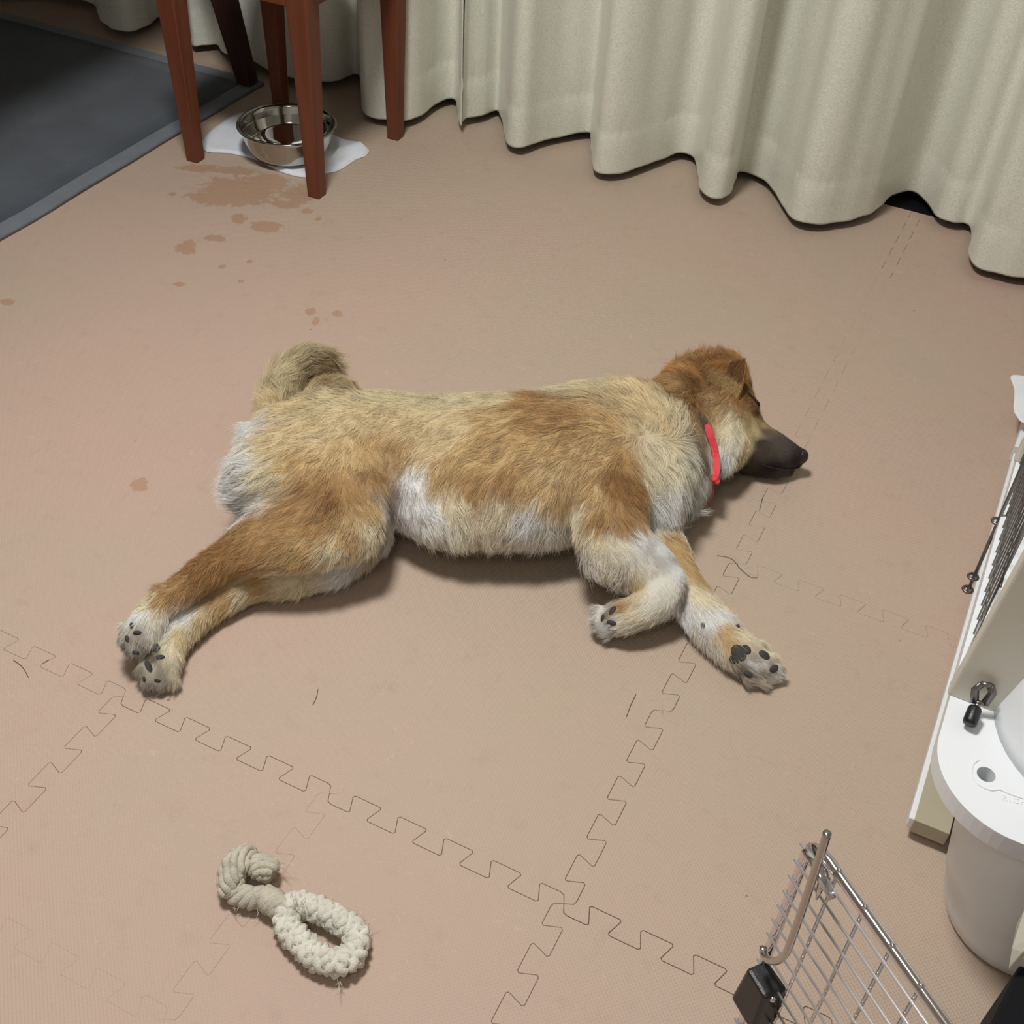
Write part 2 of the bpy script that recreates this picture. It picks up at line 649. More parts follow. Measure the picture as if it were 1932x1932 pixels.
def rug():
    e = empty('rug', (-2.6, 0.9, 0), 'dark grey rug with lighter woven border, under the table beside the chair', 'rug')
    x1, x0, y0, y1, T = -1.512, -3.4, -0.3, 1.60, 0.012
    B = 0.036
    mb = MB()

    def wob(x, y):
        return 0.0018 * math.sin(y * 9) + 0.0012 * math.sin(y * 23 + 1), 0.002 * math.sin(x * 8)
    # border ring + centre
    n = 60
    org = np.array([-2.6, 0.9, 0])

    def rect(xa, xb, ya, yb, za, zb, m, name, k=40, r=0.004):
        mb = MB()
        V, F = [], []
        for i in range(k + 1):
            for j in range(k + 1):
                u, v = i / k, j / k
                x = xa + (xb - xa) * u
                y = ya + (yb - ya) * v
                d = min(u, 1 - u) * (xb - xa), min(v, 1 - v) * (yb - ya)
                z = zb
                w = wob(x, y)
                V.append((x + w[0] - org[0], y + w[1] - org[1], z + 0.0006 * math.sin(x * 31 + y * 17)))
        for i in range(k):
            for j in range(k):
                a = i * (k + 1) + j
                F.append((a, a + k + 1, a + k + 2, a + 1))
        mb.add(V, F)
        o = mb.build(name, m, e)
        md = o.modifiers.new('solid', 'SOLIDIFY')
        md.thickness = zb - za
        md.offset = -1
        return o
    rect(x0 + B, x1 - B, y0 + B, y1 - B, 0.0012, T, M_RUG, 'pile')
    rect(x1 - B, x1, y0, y1, 0.0012, T - 0.001, M_RUGB, 'border')
    rect(x0, x0 + B, y0, y1, 0.0012, T - 0.001, M_RUGB, 'border')
    rect(x0 + B, x1 - B, y1 - B, y1, 0.0012, T - 0.001, M_RUGB, 'border')
    rect(x0 + B, x1 - B, y0, y0 + B, 0.0012, T - 0.001, M_RUGB, 'border')


rug()


# ------------------------------------------------------------------ wooden furniture
def wood_mat(name, c1, c2):
    m = bpy.data.materials.new(name)
    m.use_nodes = True
    nt = m.node_tree
    N, L = nt.nodes, nt.links
    b = N['Principled BSDF']
    b.inputs['Roughness'].default_value = 0.42
    b.inputs['Specular IOR Level'].default_value = 0.35
    tc = N.new('ShaderNodeTexCoord')
    mp = N.new('ShaderNodeMapping')
    mp.inputs['Scale'].default_value = (60, 60, 4)
    L.new(tc.outputs['Object'], mp.inputs[0])
    n = N.new('ShaderNodeTexNoise')
    n.inputs['Scale'].default_value = 1
    n.inputs['Detail'].default_value = 6
    L.new(mp.outputs[0], n.inputs['Vector'])
    cr = N.new('ShaderNodeValToRGB')
    cr.color_ramp.elements[0].position = 0.35
    cr.color_ramp.elements[0].color = (*s2l(c1), 1)
    cr.color_ramp.elements[1].position = 0.65
    cr.color_ramp.elements[1].color = (*s2l(c2), 1)
    L.new(n.outputs[0], cr.inputs[0])
    L.new(cr.outputs[0], b.inputs['Base Color'])
    return m


M_WOOD = wood_mat('red_brown_wood', (100, 54, 34), (114, 63, 42))
M_DWOOD = wood_mat('dark_brown_wood', (50, 28, 22), (64, 36, 28))


def taper_leg(bot, top, wb, wt, zt, m, parent, name='leg'):
    V = []
    for (c, w, z) in ((bot, wb, 0.0005), (tuple(np.array(bot) * 0.6 + np.array(top) * 0.4), wb * 0.62 + wt * 0.38, zt * 0.4), (top, wt, zt)):
        h = w / 2
        V += [(c[0] - h, c[1] - h, z), (c[0] + h, c[1] - h, z), (c[0] + h, c[1] + h, z), (c[0] - h, c[1] + h, z)]
    F = [(3, 2, 1, 0), (8, 9, 10, 11)]
    for r_ in range(2):
        for k in range(4):
            l = (k + 1) % 4
            F.append((r_ * 4 + k, r_ * 4 + l, r_ * 4 + 4 + l, r_ * 4 + 4 + k))
    return bevel(mk(name, V, F, m, parent, smooth=False), 0.0018)


def chair():
    c = np.array([-1.259, 1.368])
    e = empty('dining_chair', (c[0], c[1], 0), 'reddish brown wooden chair with four square tapered legs, standing over the metal bowl', 'chair')
    hx, hy = 0.152, 0.158
    for sx, sy in ((-1, -1), (1, -1), (1, 1), (-1, 1)):
        b = (sx * hx, sy * hy)
        t = (sx * (hx + 0.001) - 0.002, sy * (hy + 0.004))
        taper_leg(b, t, 0.027, 0.046, 0.415, M_WOOD, e)
    # aprons
    for (lo, hi) in (((-hx, -hy - 0.014, 0.376), (hx, -hy + 0.006, 0.42)), ((-hx, hy - 0.006, 0.376), (hx, hy + 0.014, 0.42)),
                     ((-hx - 0.014, -hy, 0.376), (-hx + 0.006, hy, 0.42)), ((hx - 0.006, -hy, 0.376), (hx + 0.014, hy, 0.42))):
        bevel(MB().box(lo, hi).build('apron', M_WOOD, e, smooth=False), 0.002)
    bevel(MB().box((-0.185, -0.185, 0.4205), (0.195, 0.185, 0.45)).build('seat', M_DWOOD, e, smooth=False), 0.008, 3)
    # back rest on the side away from the table
    for sx in (-1, 1):
        MB().tube([(0.175, sx * 0.16, 0.451), (0.19, sx * 0.16, 0.65), (0.22, sx * 0.16, 0.86)], [0.018, 0.016, 0.013], 10).build('back_post', M_WOOD, e)
    for z, x in ((0.80, 0.211), (0.66, 0.191)):
        bevel(MB().box((x - 0.009, -0.16, z - 0.03), (x + 0.009, 0.16, z + 0.03)).build('back_rail', M_WOOD, e, smooth=False), 0.003)


chair()


def table():
    e = empty('dining_table', (-2.3, 0.95, 0), 'dark wooden table standing on the grey rug with a splayed leg behind the chair', 'table')
    lx0, lx1, ly0, ly1 = -3.05 + 2.3, -1.533 + 2.3, 0.25 - 0.95, 1.570 - 0.95
    for lx, sx in ((lx0, -1), (lx1, 1)):
        for ly, sy in ((ly0, -1), (ly1, 1)):
            lg = taper_leg((lx, ly), (lx - sx * 0.13, ly - sy * 0.02), 0.036, 0.070, 0.655, M_DWOOD, e)
            lg.location.z = 0.0125
    bevel(MB().box((lx0 + 0.15, ly0 + 0.02, 0.60), (lx1 - 0.16, ly1 - 0.02, 0.667)).build('apron', M_DWOOD, e, smooth=False), 0.003)
    bevel(MB().box((lx0 - 0.04, ly0 - 0.06, 0.6685), (lx1 + 0.04, ly1 + 0.04, 0.70)).build('table_top', M_DWOOD, e, smooth=False), 0.006, 3)


table()


# ------------------------------------------------------------------ towel and bowl
M_TOWEL = mat('white_towel', (226, 231, 240), 0.95, noise=(30, 0.04), bump=(350, 0.0015), sheen=0.3)


def cloth_patch(name, outline, z0, thick, m, label, cat, wr=0.0015, fold=None, k=46):
    P = np.array([at(x, y, z0)[:2] for x, y in outline])
    P = np.array([p for p in catmull([tuple(q) for q in P], 6, closed=True)])
    bm = bmesh.new()
    c = P.mean(0)
    rings = 16
    rows = []
    n = len(P)
    for r_ in range(rings + 1):
        t = r_ / rings
        row = []
        for k_ in range(n):
            q = c + (P[k_] - c) * (t if t > 0 else 0.02)
            z = z0 + thick + wr * (math.sin(q[0] * 70 + q[1] * 31) + math.sin(q[1] * 93 - q[0] * 12) + 1.2 * math.sin((q[0] + q[1]) * 41)) * 0.5 * (0.4 + t)
            if fold:
                z += fold(q)
            if r_ == rings:
                z = z0 + thick * 0.35
            row.append(bm.verts.new((q[0], q[1], max(z, z0 + 0.0005))))
        rows.append(row)
    for r_ in range(rings):
        for k_ in range(n):
            l = (k_ + 1) % n
            bm.faces.new((rows[r_][k_], rows[r_][l], rows[r_ + 1][l], rows[r_ + 1][k_]))
    bm.faces.new(rows[0][::-1])
    low = [bm.verts.new((v.co.x, v.co.y, z0)) for v in rows[-1]]
    for k_ in range(n):
        l = (k_ + 1) % n
        bm.faces.new((rows[-1][k_], rows[-1][l], low[l], low[k_]))
    bm.faces.new(low)
    bmesh.ops.recalc_face_normals(bm, faces=bm.faces)
    me = bpy.data.meshes.new(name)
    bm.to_mesh(me)
    bm.free()
    me.polygons.foreach_set('use_smooth', [True] * len(me.polygons))
    me.materials.append(m)
    o = bpy.data.objects.new(name, me)
    COL.objects.link(o)
    tag(o, label, cat)
    return o


def tfold(q):
    # a doubled-over fold along the right side
    p = at(672, 285, 0)
    d = (q - p[:2]) @ np.array([0.9, -0.43])
    return 0.007 * math.exp(-((d + 0.008) / 0.013) ** 2)


cloth_patch('towel', [(383, 268), (398, 248), (436, 221), (462, 212), (500, 205), (560, 215), (618, 250), (655, 266), (680, 272), (696, 284), (690, 295), (672, 302), (640, 322), (600, 331), (570, 335),
                      (530, 325), (480, 301), (430, 290), (388, 286)], 0.0006, 0.006, M_TOWEL, 'folded white towel lying under the metal bowl beneath the chair', 'towel', fold=tfold, wr=0.0009)

M_STEEL = mat('polished_steel', (180, 180, 174), 0.12, 1.0, noise=(3, 0.02))
M_STEELB = mat('brushed_steel', (190, 186, 178), 0.26, 1.0, noise=(3, 0.03))


def bowl():
    c = (at(448, 240, .070) + at(630, 240, .070)) / 2 + np.array([-0.004, 0.010, 0])
    z0 = 0.0105
    e = empty('bowl', (c[0], c[1], z0), 'round stainless steel bowl on the white towel under the chair', 'bowl')
    R = 0.104
    prof = [(0.0, 0.0), (0.068, 0.0), (0.078, 0.002), (0.086, 0.014), (0.0925, 0.034), (0.0965, 0.052), (0.0985, 0.060), (0.1045, 0.0605), (0.1055, 0.0625), (0.104, 0.0638),
            (0.0975, 0.0625), (0.0950, 0.054), (0.0905, 0.034), (0.083, 0.014), (0.072, 0.0042), (0.060, 0.003), (0.0, 0.003)]
    n = 64
    mb = MB()
    V, F = [], []
    for (r_, z) in prof:
        for k in range(n):
            V.append((r_ * math.cos(2 * PI * k / n), r_ * math.sin(2 * PI * k / n), z))
    for i in range(len(prof) - 1):
        for k in range(n):
            l = (k + 1) % n
            F.append((i * n + k, i * n + l, (i + 1) * n + l, (i + 1) * n + k))
    mb.add(V, F)
    mb.build('bowl_body', M_STEEL, e)
    w = MB()
    V = []
    m = 48
    for r_, z in ((0.0, 0.042), (0.04, 0.042), (0.0920, 0.042), (0.0920, 0.041), (0.0, 0.041)):
        for k in range(m):
            V.append((r_ * math.cos(2 * PI * k / m), r_ * math.sin(2 * PI * k / m), z))
    F = []
    for i in range(4):
        for k in range(m):
            l = (k + 1) % m
            F.append((i * m + k, i * m + l, (i + 1) * m + l, (i + 1) * m + k))
    w.add(V, F)
    wm = bpy.data.materials.new('water')
    wm.use_nodes = True
    b = wm.node_tree.nodes['Principled BSDF']
    b.inputs['Transmission Weight'].default_value = 1.0
    b.inputs['Roughness'].default_value = 0.02
    b.inputs['IOR'].default_value = 1.33
    b.inputs['Base Color'].default_value = (0.9, 0.95, 0.93, 1)
    w.build('water', wm, e)


bowl()


# ------------------------------------------------------------------ rope toy
def rope_toy():
    M_R = mat('rope_cotton', (224, 220, 208), 0.9, noise=(60, 0.12), bump=(900, 0.0012))
    M_R2 = mat('rope_cotton_worn', (202, 195, 178), 0.9, noise=(60, 0.14), bump=(900, 0.0014))
    base = at(600, 1740, 0)
    e = empty('rope_toy', (base[0], base[1], 0), 'off-white braided rope dog toy with loop and knotted end on the floor', 'dog toy')
    org = np.array([base[0], base[1], 0.0])
    loop = [(541, 1716), (541, 1738), (552, 1762), (574, 1785), (600, 1806), (630, 1817), (655, 1811), (671, 1790), (671, 1764), (652, 1744), (626, 1729), (596, 1716), (566, 1706)]
    P = [at(x, y, 0.017) for x, y in loop]
    C = resample(np.array(catmull(P, 10, closed=True) + [P[0]]), 0.0015)[:-1]
    n = len(C)
    s = np.arange(n) / n
    T = np.roll(C, -1, 0) - np.roll(C, 1, 0)
    T /= np.linalg.norm(T, axis=1)[:, None]
    Z = np.array([0, 0, 1.0])
    B = np.cross(T, Z)
    B /= np.linalg.norm(B, axis=1)[:, None]
    mb = MB()
    for d in (1, -1):
        for k in range(4):
            turns = 6
            ph = d * 2 * PI * turns * s + 2 * PI * k / 4 + (0 if d > 0 else PI / 4)
            wv = np.sin(2 * PI * turns * 4 * s * 1.0 + (PI if d > 0 else 0) + k * PI)
            rad = 0.0088 + 0.0026 * wv
            pts = C + B * (np.cos(ph) * rad * 1.12)[:, None] + Z * (np.sin(ph) * rad * 0.95)[:, None] - org
            rr = 0.0047 + 0.0010 * np.sin(2 * PI * turns * 4 * s * 2 + k)
            mb.tube(list(pts[::2]), list(rr[::2]), 8, closed=True)
    mb.build('braided_loop', M_R, e)

    def twist(path, zs, R, r_, nst, turns, name, taper=None, m=M_R2):
        P = [at(x, y, z) for (x, y), z in zip(path, zs)]
        C = resample(np.array(catmull(P, 8)), 0.002)
        n = len(C)
        t = np.linspace(0, 1, n)
        T = np.gradient(C, axis=0)
        T /= np.linalg.norm(T, axis=1)[:, None]
        U = np.array([0, 0, 1.0]) - T * T[:, 2:3]
        U /= np.linalg.norm(U, axis=1)[:, None] + 1e-9
        W = np.cross(T, U)
        mb = MB()
        env = np.interp(t, *taper) if taper else np.ones(n)
        for k in range(nst):
            ph = 2 * PI * (turns * t + k / nst)
            Rk = R * env
            Rk = Rk * (1 + 0.12 * np.sin(t * 23 + k * 2.1) + 0.08 * np.sin(t * 51 + k))
            pts = C + U * (np.sin(ph) * Rk)[:, None] + W * (np.cos(ph) * Rk)[:, None] - org
            mb.tube(list(pts), list(r_ * (0.75 + 0.25 * env)), 7)
        # core
        mb.tube(list(C - org), list(R * env * 0.8), 8)
        return mb.build(name, m, e)

    twist([(540, 1722), (528, 1713), (515, 1703), (503, 1695), (490, 1692)], [0.017, 0.018, 0.018, 0.017, 0.017], 0.0085, 0.0055, 5, 1.6, 'knot', ([0, .15, .4, .62, .8, 1], [.75, .9, 1.0, 1.15, 1.0, .7]))
    twist([(496, 1694), (478, 1694), (462, 1692), (448, 1688), (436, 1680), (428, 1668)], [0.018, 0.015, 0.014, 0.013, 0.013, 0.014], 0.0072, 0.0055, 4, 1.2, 'rope_strand')
    twist([(436, 1688), (433, 1665), (440, 1642), (450, 1624), (462, 1614), (474, 1614)], [0.014, 0.020, 0.025, 0.027, 0.024, 0.018], 0.0105, 0.0045, 8, 0.45, 'rope_strand', ([0, .2, .5, .8, 1], [.75, 1, 1.05, .9, .7]))
    twist([(474, 1634), (488, 1634), (502, 1640), (514, 1650)], [0.018, 0.020, 0.021, 0.019], 0.0098, 0.0048, 8, 0.35, 'rope_end', ([0, .3, .8, 1], [.8, 1, 1.05, .65]))
    fr = MB()
    rr = random.Random(3)
    for (x, y, z, nn) in ((565, 1705, .034, 9), (420, 1668, .02, 7), (450, 1708, .01, 7), (520, 1632, .02, 9), (485, 1715, .012, 6), (560, 1712, .03, 6), (640, 1842, .012, 6), (470, 1606, .024, 6), (690, 1740, .016, 6)):
        p = at(x, y, z) - org
        for k in range(nn):
            a = rr.uniform(0, 2 * PI)
            L = rr.uniform(0.006, 0.018)
            d = np.array([math.cos(a), math.sin(a), rr.uniform(-0.3, 0.5)])
            q = p + np.array([rr.uniform(-.005, .005), rr.uniform(-.005, .005), 0])
            pts = [q, q + d * L * 0.5 + np.array([0, 0, 0.002]), q + d * L + np.array([rr.uniform(-.003, .003), rr.uniform(-.003, .003), -0.002])]
            for w in pts:
                w[2] = max(w[2], 0.001)
            fr.tube(pts, [0.00035, 0.0003, 0.0001], 4)
    f = fr.build('frayed_fibre', M_R, e)
    tag(f, kind='stuff')


rope_toy()

M_WHITE = mat('white_plastic', (232, 236, 240), 0.35, noise=(4, 0.015), bump=(900, 0.0001))
M_IVORY = mat('ivory_plastic', (214, 210, 196), 0.4, noise=(4, 0.02))
M_WIREG = mat('dull_wire', (128, 125, 121), 0.35, 0.9, noise=(20, 0.1))
M_CHROME2 = mat('satin_wire', (240, 236, 240), 0.38, 0.85, noise=(5, 0.02))
M_CHROME = mat('chrome_wire', (225, 222, 226), 0.12, 1.0, noise=(5, 0.02))
M_BPLA = mat('black_plastic', (26, 27, 31), 0.38, noise=(12, 0.08), bump=(700, 0.0002))


# ------------------------------------------------------------------ pet carrier at the right edge
def rrect(x0, y0, x1, y1, r_, n=10):
    """rounded rectangle outline, counter clockwise"""
    out = []
    for cx_, cy_, a0 in ((x1 - r_, y0 + r_, -PI / 2), (x1 - r_, y1 - r_, 0), (x0 + r_, y1 - r_, PI / 2), (x0 + r_, y0 + r_, PI)):
        for k in range(n + 1):
            a = a0 + PI / 2 * k / n
            out.append((cx_ + r_ * math.cos(a), cy_ + r_ * math.sin(a)))
    return out


def loft(mb, rings, cap0=True, cap1=True):
    n = len(rings[0])
    V = [p for r_ in rings for p in r_]
    F = []
    for i in range(len(rings) - 1):
        for k in range(n):
            l = (k + 1) % n
            F.append((i * n + k, i * n + l, (i + 1) * n + l, (i + 1) * n + k))
    if cap0:
        F.append(tuple(range(n))[::-1])
    if cap1:
        F.append(tuple((len(rings) - 1) * n + k for k in range(n)))
    mb.add(V, F)


def carrier():
    e = empty('pet_carrier', (0.66, 0.48, 0), 'white plastic pet carrier with wide rim, standing at the right edge beside the dog', 'pet carrier')
    org = (0.66, 0.48, 0)
    FX, FYY, BX, BY = 0.296, 0.116, 0.98, 0.84
    # lower shell
    mb = MB()
    rings = []
    for z, i in ((0.0, 0.085), (0.006, 0.074), (0.03, 0.066), (0.06, 0.062), (0.066, 0.058), (0.12, 0.050), (0.18, 0.040), (0.222, 0.034)):
        rings.append([(x, y, z) for x, y in rrect(FX + i, FYY + i * 0.35 + 0.0, BX - i, BY - i * 0.5, 0.075)])
    loft(mb, rings, True, False)
    mb.build('lower_shell', M_WHITE, e, org=org)
    # flange with a round hole near the corner
    hole_c = at(1861, 1461, 0.245)[:2]
    bm = bmesh.new()
    out = rrect(FX, FYY, BX, BY, 0.088, 14)
    tv = [bm.verts.new((x, y, 0.245)) for x, y in out]
    hv = [bm.verts.new((hole_c[0] + 0.0088 * math.cos(2 * PI * k / 24), hole_c[1] + 0.0088 * math.sin(2 * PI * k / 24), 0.245)) for k in range(24)]
    ed = [bm.edges.new((tv[k], tv[(k + 1) % len(tv)])) for k in range(len(tv))]
    ed2 = [bm.edges.new((hv[k], hv[(k + 1) % 24])) for k in range(24)]
    bmesh.ops.triangle_fill(bm, use_beauty=True, edges=ed + ed2)
    r_ = bmesh.ops.extrude_face_region(bm, geom=list(bm.faces))
    for v in r_['geom']:
        if isinstance(v, bmesh.types.BMVert):
            v.co.z = 0.222
    bmesh.ops.recalc_face_normals(bm, faces=bm.faces)
    bmesh.ops.translate(bm, verts=bm.verts, vec=-Vector(org))
    me = bpy.data.meshes.new('flange')
    bm.to_mesh(me)
    bm.free()
    me.materials.append(M_WHITE)
    fl = bpy.data.objects.new('flange', me)
    COL.objects.link(fl)
    fl.parent = e
    bevel(fl, 0.003, 3, 50)
    # raised oval boss line around the hole
    mb = MB()
    hc = np.array([hole_c[0], hole_c[1], 0.2455])
    arc = []
    for px, py in ((1848, 1434), (1838, 1440), (1834, 1452), (1836, 1466), (1844, 1478), (1858, 1487), (1872, 1491), (1886, 1490), (1905, 1498), (1932, 1507), (1960, 1516)):
        arc.append(at(px, py, 0.2452))
    mb.tube([p for p in catmull(arc, 5)], 0.0009, 6)
    mb.build('raised_rib', M_WHITE, e, org=org)
    # raised lettering cut off by the picture's edge
    tx = bpy.data.curves.new('lettering', 'FONT')
    tx.body = 'Richell'.upper()
    tx.size = 0.0085
    tx.extrude = 0.0004
    tx.space_character = 1.25
    to = bpy.data.objects.new('lettering', tx)
    COL.objects.link(to)
    p = at(1891, 1509, 0.2453)
    q = at(1932, 1519, 0.2453)
    lm = bpy.data.meshes.new_from_object(to.evaluated_get(bpy.context.evaluated_depsgraph_get()))
    bpy.data.objects.remove(to)
    lm.materials.clear()
    lm.materials.append(M_WHITE)
    to = bpy.data.objects.new('lettering', lm)
    COL.objects.link(to)
    to.parent = e
    to.location = Vector(p) - Vector(org)
    to.rotation_euler = (0, 0, math.atan2(q[1] - p[1], q[0] - p[0]))
    # upper shell (dome)
    mb = MB()
    rings = []
    base = [at(x, y, 0.245)[:2] for x, y in ((1850, 1290), (1846, 1345), (1849, 1385), (1862, 1425), (1885, 1457), (1932, 1493))]
    x_side = 0.372
    for z, i in ((0.240, 0.0), (0.26, 0.003), (0.30, 0.010), (0.36, 0.022), (0.42, 0.040), (0.47, 0.068), (0.505, 0.11), (0.52, 0.16)):
        rings.append([(x, y, z) for x, y in rrect(0.337 + i * 0.9, 0.166 + i, BX - 0.05 - i, BY - 0.05 - i, 0.115)])
    loft(mb, rings)
    mb.build('upper_shell', M_WHITE, e, org=org)
    # door frame standing on the flange
    mb = MB()
    for (y0, y1) in ((0.262, 0.282), (0.690, 0.710)):
        V = [(0.292, y0, 0.243), (0.375, y0, 0.243), (0.375, y1, 0.243), (0.292, y1, 0.243),
             (0.304, y0 + 0.002, 0.47), (0.44, y0 + 0.002, 0.47), (0.44, y1, 0.47), (0.304, y1, 0.47)]
        mb.add(V, [(3, 2, 1, 0), (4, 5, 6, 7), (0, 1, 5, 4), (1, 2, 6, 5), (2, 3, 7, 6), (3, 0, 4, 7)])
    mb.box((0.304, 0.264, 0.471), (0.44, 0.71, 0.49))
    bevel(mb.build('door_frame', M_IVORY, e, smooth=False, org=org), 0.004, 3)
    # thumb screw: metal bracket and black knob
    a = at(1861, 1292, 0.285)
    b_ = at(1848, 1326, 0.262)
    kn = at(1841, 1333, 0.262)
    kn2 = at(1828, 1368, 0.254)
    mb = MB()
    ax = (b_ - a) / np.linalg.norm(b_ - a)
    sd = np.cross(ax, [0, 0, 1.0])
    sd /= np.linalg.norm(sd)
    for s_ in (-1, 1):
        pts = [a + sd * s_ * 0.004, a + (b_ - a) * 0.35 + sd * s_ * 0.0085, a + (b_ - a) * 0.8 + sd * s_ * 0.006, b_ + sd * s_ * 0.005]
        mb.tube(pts, 0.0026, 6, flat=1.8)
    mb.tube([a - sd * 0.005, a + sd * 0.005], 0.003, 6)
    mb.tube([b_ - sd * 0.006, b_ + sd * 0.006], 0.0028, 6)
    mb.tube([b_, kn], 0.0022, 8)
    br = mb.build('clamp_bracket', M_WIREG, e, org=org)
    mb = MB()
    K = [kn + (kn2 - kn) * t for t in (0, 0.04, 0.15, 0.5, 0.8, 0.95, 1.0)]
    mb.tube(K, [0.0032, 0.0056, 0.0068, 0.0070, 0.0072, 0.0064, 0.0042], 16)
    mb.build('knob', M_BPLA, br, org=org)
    # wire door seen almost edge-on, in front of the shell
    d = empty('pet_carrier_door', (0, 0, 0))
    COL.objects.unlink(d)
    bpy.data.objects.remove(d)
    X = 0.3015
    dm = MB()
    for k in range(15):
        y = 0.338 + k * 0.024
        dm.tube([(X, y, 0.19), (X, y, 0.43)], 0.0011, 6)
    for z in (0.197, 0.27, 0.345, 0.42):
        dm.tube([(X + 0.002, 0.332, z), (X + 0.002, 0.69, z)], 0.0012, 6)
    w = dm.build('wire_door', M_WIREG, e, org=org)
    fm = MB()
    fm.tube([(X, 0.332, 0.19), (X, 0.332, 0.428), (X, 0.688, 0.428), (X, 0.688, 0.19)], 0.0024, 8, closed=True)
    fm.tube([(X - 0.006, 0.575, 0.115), (X - 0.006, 0.575, 0.42)], 0.0022, 8)
    for (yy, zz) in ((0.575, 0.14), (0.575, 0.235), (0.575, 0.117)):
        ring = [(X - 0.007 + 0.006 * math.cos(a_), yy + 0.006 * math.sin(a_), zz) for a_ in np.linspace(0, 2 * PI, 13)[:-1]]
        fm.tube(ring, 0.0019, 6, closed=True)
    fm.build('door_latch', M_WIREG, w, org=org)


carrier()


def tray():
    """low white tray on the floor whose left edge runs alongside the carrier"""
    e = empty('pet_tray', (0.45, 0.68, 0), 'flat white plastic tray on the floor, reaching out from under the pet carrier', 'tray')
    org = np.array([0.45, 0.68, 0])
    mb = MB()
    Z = 0.036
    x0, y0, y1 = 0.310, 0.262, 1.012
    xw = 0.044
    # the tray has a shallow recess and a thin raised rim
    V = [(x0 + 0.010, y0 + 0.012, 0.001), (x0 + 0.20, y0 + 0.012, 0.001), (x0 + 0.20, y1, 0.001), (x0 + 0.012, y1, 0.001)]
    o1 = [(x0, y0), (x0 + xw, y0), (x0 + xw, y1), (x0, y1)]
    i1 = [(x0 + 0.004, y0 + 0.02), (x0 + xw - 0.003, y0 + 0.02), (x0 + xw - 0.003, y1 - 0.01), (x0 + 0.004, y1 - 0.01)]
    rings = [[(x + (0.010 if x < x0 + 0.02 else 0), y + (0.010 if y < y0 + 0.05 else -0.01), 0.001) for x, y in o1],
             [(x, y, 0.020) for x, y in o1], [(x, y, Z) for x, y in o1]]
    loft(mb, rings)
    bevel(mb.build('tray_base', M_WHITE, e, smooth=False, org=org), 0.0015, 2)
    ip = MB().box((x0 + 0.006, y0 - 0.0012, 0.014), (x0 + xw + 0.002, y0 + 0.125, Z + 0.0010))  # shade of the carrier on the tray, put in as a darker panel
    bevel(ip.build('shaded_panel', mat('shade_tan_plastic', (176, 168, 146), 0.5), e, smooth=False, org=org), 0.001)


tray()


def panel_behind():
    # second white panel further back with a sheet of white paper over it
    e = empty('plastic_board', (0.36, 1.15, 0), 'thin upright white plastic board at the right edge behind the tray', 'board')
    org = np.array([0.36, 1.15, 0])
    mb = MB()
    a, b_ = at(1903, 868, 0.001), at(1945, 760, 0.001)
    V = []
    n = np.array([0.5, -0.1, 0]) * 0.02
    for p, z in ((a, 0.03), (a, 0.001), (b_, 0.001), (b_, 0.05)):
        V.append(np.array([p[0], p[1], z]))
    V2 = [v + np.array([0.008, 0.0, 0]) for v in V]
    mb.add(V + V2, [(0, 1, 2, 3), (7, 6, 5, 4), (0, 4, 5, 1), (1, 5, 6, 2), (2, 6, 7, 3), (3, 7, 4, 0)])
    bevel(mb.build('sheet', M_WHITE, e, smooth=False, org=org), 0.001)
    c = mat('pad_paper', (232, 234, 240), 0.9, bump=(260, 0.001))
    cloth_patch('paper_pad', [(1908, 709), (1913, 735), (1912, 772), (1918, 786), (1930, 798), (1965, 800), (2000, 770), (2000, 730), (1950, 714)], 0.055, 0.003, c,
                'crumpled white paper pad at the right edge behind the carrier', 'paper')
    mb = MB()
    for (px, py) in ((1960, 790), (2010, 760)):
        p = at(px, py, 0.0)
    mb.box((0.30, 1.13, 0.001), (0.62, 1.16, 0.0545))
    p0 = at(1940, 770, 0.0545)
    mb2 = MB().box((p0[0], p0[1] - 0.03, 0.001), (p0[0] + 0.2, p0[1] + 0.05, 0.0548))
    bevel(mb2.build('support', M_WHITE, e, smooth=False, org=org), 0.002)


panel_behind()

# black box and pointed flap at the lower right corner
bx = MB()
q0, q1 = at(1925, 1818, 0.12), at(1868, 1932, 0.12)
dx_ = (q1 - q0)
dn = np.array([-dx_[1], dx_[0], 0])
dn = dn / np.linalg.norm(dn) * (1 if dn[0] > 0 else -1)
A_ = q0
B_ = q0 + dx_ * 2.2
V = []
for z in (0.001, 0.12):
    for p in (A_, B_, B_ + dn * 0.25, A_ + dn * 0.25):
        V.append((p[0], p[1], z))
bx.add(V, [(3, 2, 1, 0), (4, 5, 6, 7), (0, 1, 5, 4), (1, 2, 6, 5), (2, 3, 7, 6), (3, 0, 4, 7)])
bo = bx.build('storage_box', mat('matte_black', (20, 21, 25), 0.7, spec=0.15), smooth=False)
bevel(bo, 0.003)
tag(bo, 'black box at the bottom right corner in front of the pet carrier', 'box')

fp = [at(x, y, z) for x, y, z in ((1902, 1829, .130), (1908, 1790, .150), (1918, 1742, .17), (1932, 1715, .18), (1965, 1690, .185), (1965, 1760, .17), (1930, 1797, .15))]
mb = MB()
nn = len(fp)
off = np.array([0.004, 0.002, -0.004])
mb.add(fp + [p + off for p in fp], [tuple(range(nn)), tuple(range(2 * nn - 1, nn - 1, -1))] + [(k, k + nn, (k + 1) % nn + nn, (k + 1) % nn) for k in range(nn)])
sb = at(1950, 1760, .16)
mb.tube([sb + np.array([0.006, 0, -0.005]), np.array([sb[0] + 0.006, sb[1], 0.121])], 0.006, 8)
fo = mb.build('plastic_flap', M_IVORY, smooth=False)
bevel(fo, 0.001)
tag(fo, 'pointed off-white plastic flap standing on the black box', 'flap')


